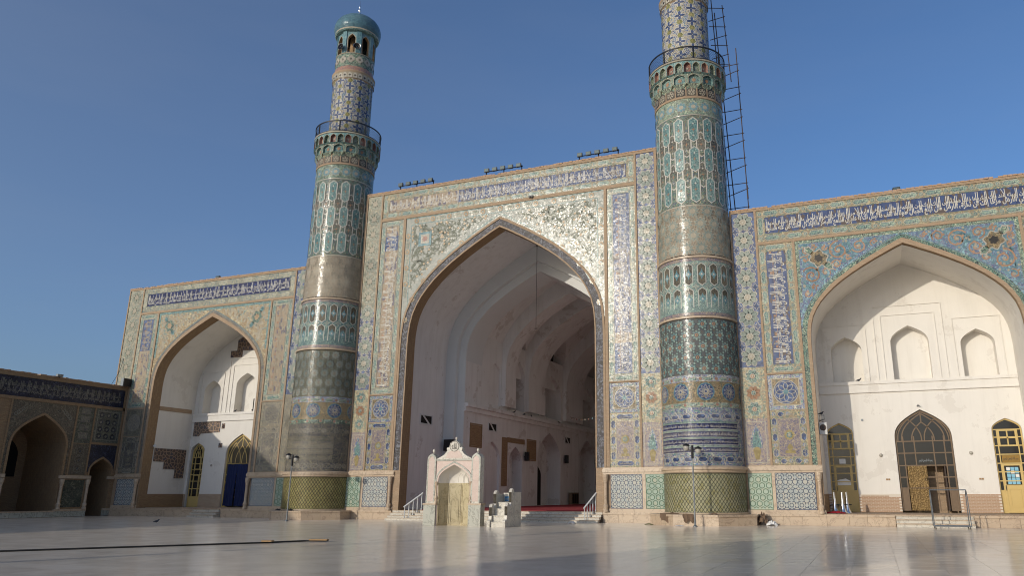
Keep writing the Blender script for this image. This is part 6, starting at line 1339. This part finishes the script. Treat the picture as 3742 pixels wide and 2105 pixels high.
# cloth hanging over the plinth edge
def drape(name, label, x0, x1, y, z0, z1, seed, slant=.1):
    r = random.Random(seed); m = MB('cloth_brown'); n = 10; G = {}
    for i in range(n+1):
        for j in range(9):
            u, v = i/n, j/8; zz = z1-(z1-z0)*v*(1-.35*abs(math.sin(u*5+seed))); yy = (y+.32-.6*v*2) if v < .5 else y-.02-.03*math.sin(u*14+seed)-.04*r.random()
            G[i, j] = (x0+(x1-x0)*u+slant*v+.03*r.uniform(-1, 1), yy if v >= .5 else y+.30*(1-v*2)-.03, (z1+.03*r.random()) if v < .5 else z1-(z1-z0)*(v-.5)*2*(1-.4*abs(math.sin(u*5+seed))))
    for i in range(n):
        for j in range(8): m.face([G[i, j], G[i+1, j], G[i+1, j+1], G[i, j+1]])
    tag(m.build(name, None, True, (x0, y, z0)), label, 'cloth')
drape('draped_sack', 'grey brown sacking draped over the plinth beside the lamp post', 12.3, 13.4, -2.75, .05, .66, 1)
drape('draped_sack', 'brown sack hanging on the plinth edge, next to the lamp post pole', 13.75, 14.35, -3.28, .10, .64, 2)
for x, y, lab in ((13.0, -2.55, 'dark stone lying on the minaret plinth near the sacking'), (15.5, -2.75, 'dark stone lying on the minaret plinth, away from the sacking')): heap('loose_stone', lab, 'stone', 'cloth_brown', x, y, .615, .18, .12, .12, int(x), 6)
for x, y, lab in ((-15.6, -2.75, 'dark lamp fitting on the domed minaret plinth, first from the wing'), (-14.3, -3.0, 'dark lamp fitting on the domed minaret plinth, near the lamp post')): heap('ground_lamp', lab, 'lamp', 'black_metal', x, y, .615, .22, .14, .14, int(x), 6)
cb = thing('loudspeaker_cabinet', 'white framed loudspeaker cabinet on the jamb of the sunlit alcove', 'loudspeaker', (21.5, 1.0, 5.2))
m = MB('white_paint', 'rust_metal'); m.box(21.38, 21.82, .75, 1.3, 5.2, 5.9); bx = m.build('cabinet', cb)
m = MB('rust_metal'); m.lathe([(0, 0), (.19, 0), (.17, .02), (.0, .05)], 16); m = MB('rust_metal', 'black_metal'); P = Vector((21.6, .745, 5.6)); m.face([(P.x+.19*math.sin(2*PI*k/16), P.y, P.z+.19*math.cos(2*PI*k/16)) for k in range(16)]); m.face([(P.x+.07*math.sin(2*PI*k/10), P.y-.01, P.z+.07*math.cos(2*PI*k/10)) for k in range(10)], 1); m.build('cone', bx)
m = MB('black_metal'); m.tube([(21.4, 1, 5.95), (21.42, 1, 6.35), (21.7, 1, 6.35), (21.7, 1, 6.1), (21.42, 1, 6.05)], .02, 4); m.tube([(21.42, 1, 6.05), (21.75, 1, 5.9)], .015, 4); m.build('bracket', cb)
# ------------------------------------------------------------------ pigeons
def pigeon(label, x, y, z, hd):
    ca, sa = math.cos(hd), math.sin(hd); m = MB('bird_grey'); K = [(-.20, .07, .012), (-.12, .09, .035), (-.03, .10, .065), (.05, .12, .06), (.10, .17, .035), (.12, .21, .034), (.15, .215, .022), (.19, .205, .004)]
    m.tube([(x+a*ca, y+a*sa, z+b) for a, b, _ in K], [r for _, _, r in K], 8)
    for s in (-.02, .02): m.tube([(x-sa*s, y+ca*s, z), (x-sa*s, y+ca*s, z+.06)], .006, 4)
    tag(m.build('pigeon', None, True, (x, y, z)), label, 'pigeon', 'pigeons on the ledges')
pigeon('pigeon on the white ledge of the sunlit alcove', 23.85, 4.55, 8.75, 0); pigeon('pigeon on the bracket above the loudspeaker cabinet', 21.55, 1.0, 6.36, .5)
pigeon('pigeon on the far alcove ledge, at the edge of the middle niche', -28.0, 4.55, 8.75, 0); pigeon('pigeon on the far alcove ledge, beside the small dark hatch', -26.2, 4.7, 8.78, 2)
for i, (y, lab) in enumerate(((16.4, 'dark pigeon on the hall cornice below the first tall niche'), (18.6, 'dark pigeon on the hall cornice between the first two niches'), (20.3, 'dark pigeon on the hall cornice below a blind panel'), (27.5, 'dark pigeon on the hall cornice below the wide niche'))): pigeon(lab, -6.35, y, 9.0, i)
pigeon('lone pigeon walking on the shaded courtyard floor', -18.2, -10.5, 0, 1)
# ------------------------------------------------------------------ fittings on walls
for x, z, lab, y in ((24.7, 4.1, 'round wall lamp on the sunlit white wall, near the silver posts', 4.6), (29.75, 4.15, 'round wall lamp on the sunlit white wall, beyond the brass door', 4.6), (-30.0, 4.2, 'round wall lamp on the shaded white wall by the blue curtain', 4.6)):
    m = MB('globe', 'black_metal'); n = 10
    prof = [(.10, 0), (.11, .03), (.09, .09), (.05, .13), (.001, .14)]
    for (r0, d0), (r1, d1) in zip(prof, prof[1:]):
        for k in range(n):
            a, b = 2*PI*k/n, 2*PI*(k+1)/n; m.face([(x+r0*math.sin(a), y-d0, z+r0*math.cos(a)), (x+r0*math.sin(b), y-d0, z+r0*math.cos(b)), (x+r1*math.sin(b), y-d1, z+r1*math.cos(b)), (x+r1*math.sin(a), y-d1, z+r1*math.cos(a))], 0)
    tag(m.build('wall_lamp', None, True, (x, y, z)), lab, 'lamp', 'round wall lamps')
for x, lab in ((24.85, 'pale double socket low on the sunlit wall, between yellow door and brass door'), (30.0, 'pale double socket low on the sunlit wall, beyond the brass door')):
    s_ = thing('wall_socket', lab, 'socket', (x, 4.59, 2.6)); 
    for k in (0, 1): m = MB('wood'); m.box(x+k*.13, x+k*.13+.11, 4.57, 4.598, 2.58, 2.68); m.build('socket_plate', s_)
m = MB('grey_metal'); m.box(23.75, 23.87, 4.54, 4.598, 6.25, 6.37); tag(m.build('junction_box', None, False, (23.8, 4.59, 6.25)), 'small grey junction box high on the sunlit wall', 'box')
m = MB('grey_metal', 'globe'); m.tube([(27.1, 4.59, 7.05), (27.15, 4.45, 7.1), (27.2, 4.35, 7.06)], .04, 6); tag(m.build('spot_lamp', None, False, (27.1, 4.59, 7.05)), 'small lamp fitting above the brass door window', 'lamp')
m = MB('white_paint'); m.tube([(-32.78, .9, 5.7), (-32.6, .8, 5.72)], .12, 8); tag(m.build('wall_lamp', None, True, (-32.7, .9, 5.7)), 'white lamp on the brick jamb of the far alcove', 'lamp')
for k, (y, z, lab) in enumerate(((19.3, 5.2, 'black loudspeaker on the hall wall beside the first doorway arch'), (29.5, 5.35, 'black loudspeaker on the hall wall beyond the tall arch'), (39.3, 5.25, 'black loudspeaker deep in the hall, larger of the last two'), (41.1, 5.4, 'black loudspeaker deepest in the hall'))):
    t_ = thing('wall_loudspeaker', lab, 'loudspeaker', (-6.5, y, z), 'loudspeakers on the hall wall'); m = MB('black_metal'); m.box(-6.46, -6.12, y-.2, y+.2, z-.42, z+.42); m.build('cabinet', t_); m = MB('black_metal'); m.tube([(-6.6, y, z), (-6.45, y, z)], .04, 5); m.build('bracket', t_)
t_ = thing('wall_loudspeaker', 'dark box loudspeaker on the hall pier behind the prayer niche gable', 'loudspeaker', (-7.5, 6.9, 5.6)); m = MB('black_metal', 'grey_metal'); m.box(-7.9, -7.1, 6.6, 6.99, 5.1, 6.0); m.build('cabinet', t_)
cu = thing('blue_curtain', 'navy blue curtain closing the arched doorway of the far wing', 'curtain', (-26.9, 4.3, .8))
for s, x0, x1 in ((0, -28.0, -26.95), (1, -26.93, -25.85)):
    m = MB('cloth_blue'); n = 24; G = {}
    for i in range(n+1):
        for j in range(8):
            u, v = i/n, j/7; G[i, j] = (x0+(x1-x0)*u+(.10*v if s else -.12*v), 4.52-.05*math.sin(u*22+s)*(.5+v*.6)-.04*v, 4.22-3.45*v+.03*math.sin(u*9))
    for i in range(n):
        for j in range(7): m.face([G[i, j], G[i+1, j], G[i+1, j+1], G[i, j+1]])
    m.build('curtain_panel', cu, smooth=True)
m = MB('black_metal'); m.tube([(-28.2, 4.56, 4.26), (-25.7, 4.56, 4.26)], .03, 6); m.build('curtain_rod', cu)
# hanging rod and festoon lights in the hall
hg = thing('hanging_rod', 'thin dark rod hanging from the vault of the great arch', 'rod', (0, 6.8, 21.0)); m = MB('black_metal'); m.tube([(0, 6.85, 21.6), (0, 6.85, 14.6)], .018, 4); m.build('rod', hg); m = MB('black_metal'); m.tube([(0, 6.85, 21.55), (0, 6.85, 21.7)], .07, 8); m.tube([(-.12, 6.85, 14.6), (.12, 6.85, 14.6)], .03, 4); m.build('hook', hg)
fs_ = thing('festoon_lights', 'string of small coloured bulbs across the hall', 'string lights', (0, 20, 9.5)); P = [Vector((-6.5, 31, 10.0)).lerp(Vector((7.3, 1.6, 6.95)), k/20)-Vector((0, 0, .25*math.sin(PI*k/20))) for k in range(21)]
m = MB('black_metal'); m.tube(P, .012, 4); m.build('cord', fs_)
for k in range(2, 20, 2): m = MB(('g_turq', 'g_orange', 'globe', 'g_rose')[k // 2 % 4]); p = P[k]; m.lathe([(0, p.z-.16), (.05, p.z-.12), (.05, p.z-.05), (.02, p.z)], 8, (p.x, p.y)); m.build('bulb', fs_)
ch = thing('hanging_lamp', 'small gilt lamp hanging before the hall wall', 'lamp', (-6.2, 21.4, 12.4)); m = MB('g_gold', 'globe'); m.lathe([(0, 12.0), (.07, 12.05), (.08, 12.8), (.03, 12.9)], 8, (-6.3, 21.4)); m.build('shade', ch); m = MB('black_metal'); m.tube([(-6.3, 21.4, 12.9), (-6.62, 21.4, 13.2)], .02, 4); m.build('bracket', ch)
# cabinets and bookstands low in the hall
for y, lab in ((30.5, 'low dark bookcase by the hall wall beyond the tall arch'), (41.5, 'low dark bookcase deepest in the hall')):
    b = thing('bookcase', lab, 'bookcase', (-6.2, y, .672)); m = MB('old_paint'); m.box(-6.45, -6.05, y, y+2, .674, 1.9); m.build('carcass', b)
    for k in range(3): m = MB('dark_void'); m.box(-6.04, -6.03, y+.1+k*.62, y+.62+k*.62, .8, 1.78); m.build('shelf_opening', b)
# ------------------------------------------------------------------ on the floor: conduit and planks
m = MB('rubber'); m.tube([(-12.0, -44.0, .03), (-1.55, -30.5, .03), (2.9, -24.3, .03), (3.66, -22.75, .03), (4.4, -22.3, .03)], .032, 6); tag(m.build('floor_conduit', None, False, (-1.5, -30.5, 0)), 'long dark hose lying across the courtyard floor', 'hose')
for x, y, a, L, lab in ((3.15, -24.15, .2, .4, 'short pale plank over the hose'), (4.35, -22.8, .25, .7, 'longer pale plank at the end of the hose')):
    m = MB('wood'); ca, sa = math.cos(a), math.sin(a); P = [(-L/2, -.10), (L/2, -.10), (L/2, .10), (-L/2, .10)]; P = [(x+u*ca-v*sa, y+u*sa+v*ca) for u, v in P]
    m.face([(*p, .11) for p in P]); m.face([(*p, .063) for p in P])
    for p, q in zip(P, P[1:]+P[:1]): m.face([(*p, .063), (*q, .063), (*q, .11), (*p, .11)])
    tag(m.build('plank', None, False, (x, y, .063)), lab, 'plank')
lm = thing('shadow_mast', 'added tall grey mast outside the view, throwing a thin shadow on the floor', 'mast', (-6.3, -54.6, 0)); m = MB('grey_metal'); m.lathe([(.35, 0), (.22, .3), (.16, 12)], 10, (-6.3, -54.6)); m.build('pole', lm, smooth=True); m = MB('black_metal'); m.box(-6.8, -5.8, -54.8, -54.4, 11.8, 12.5); m.build('mast_head', lm)  # mast invented out of view to throw the thin diagonal floor shadow
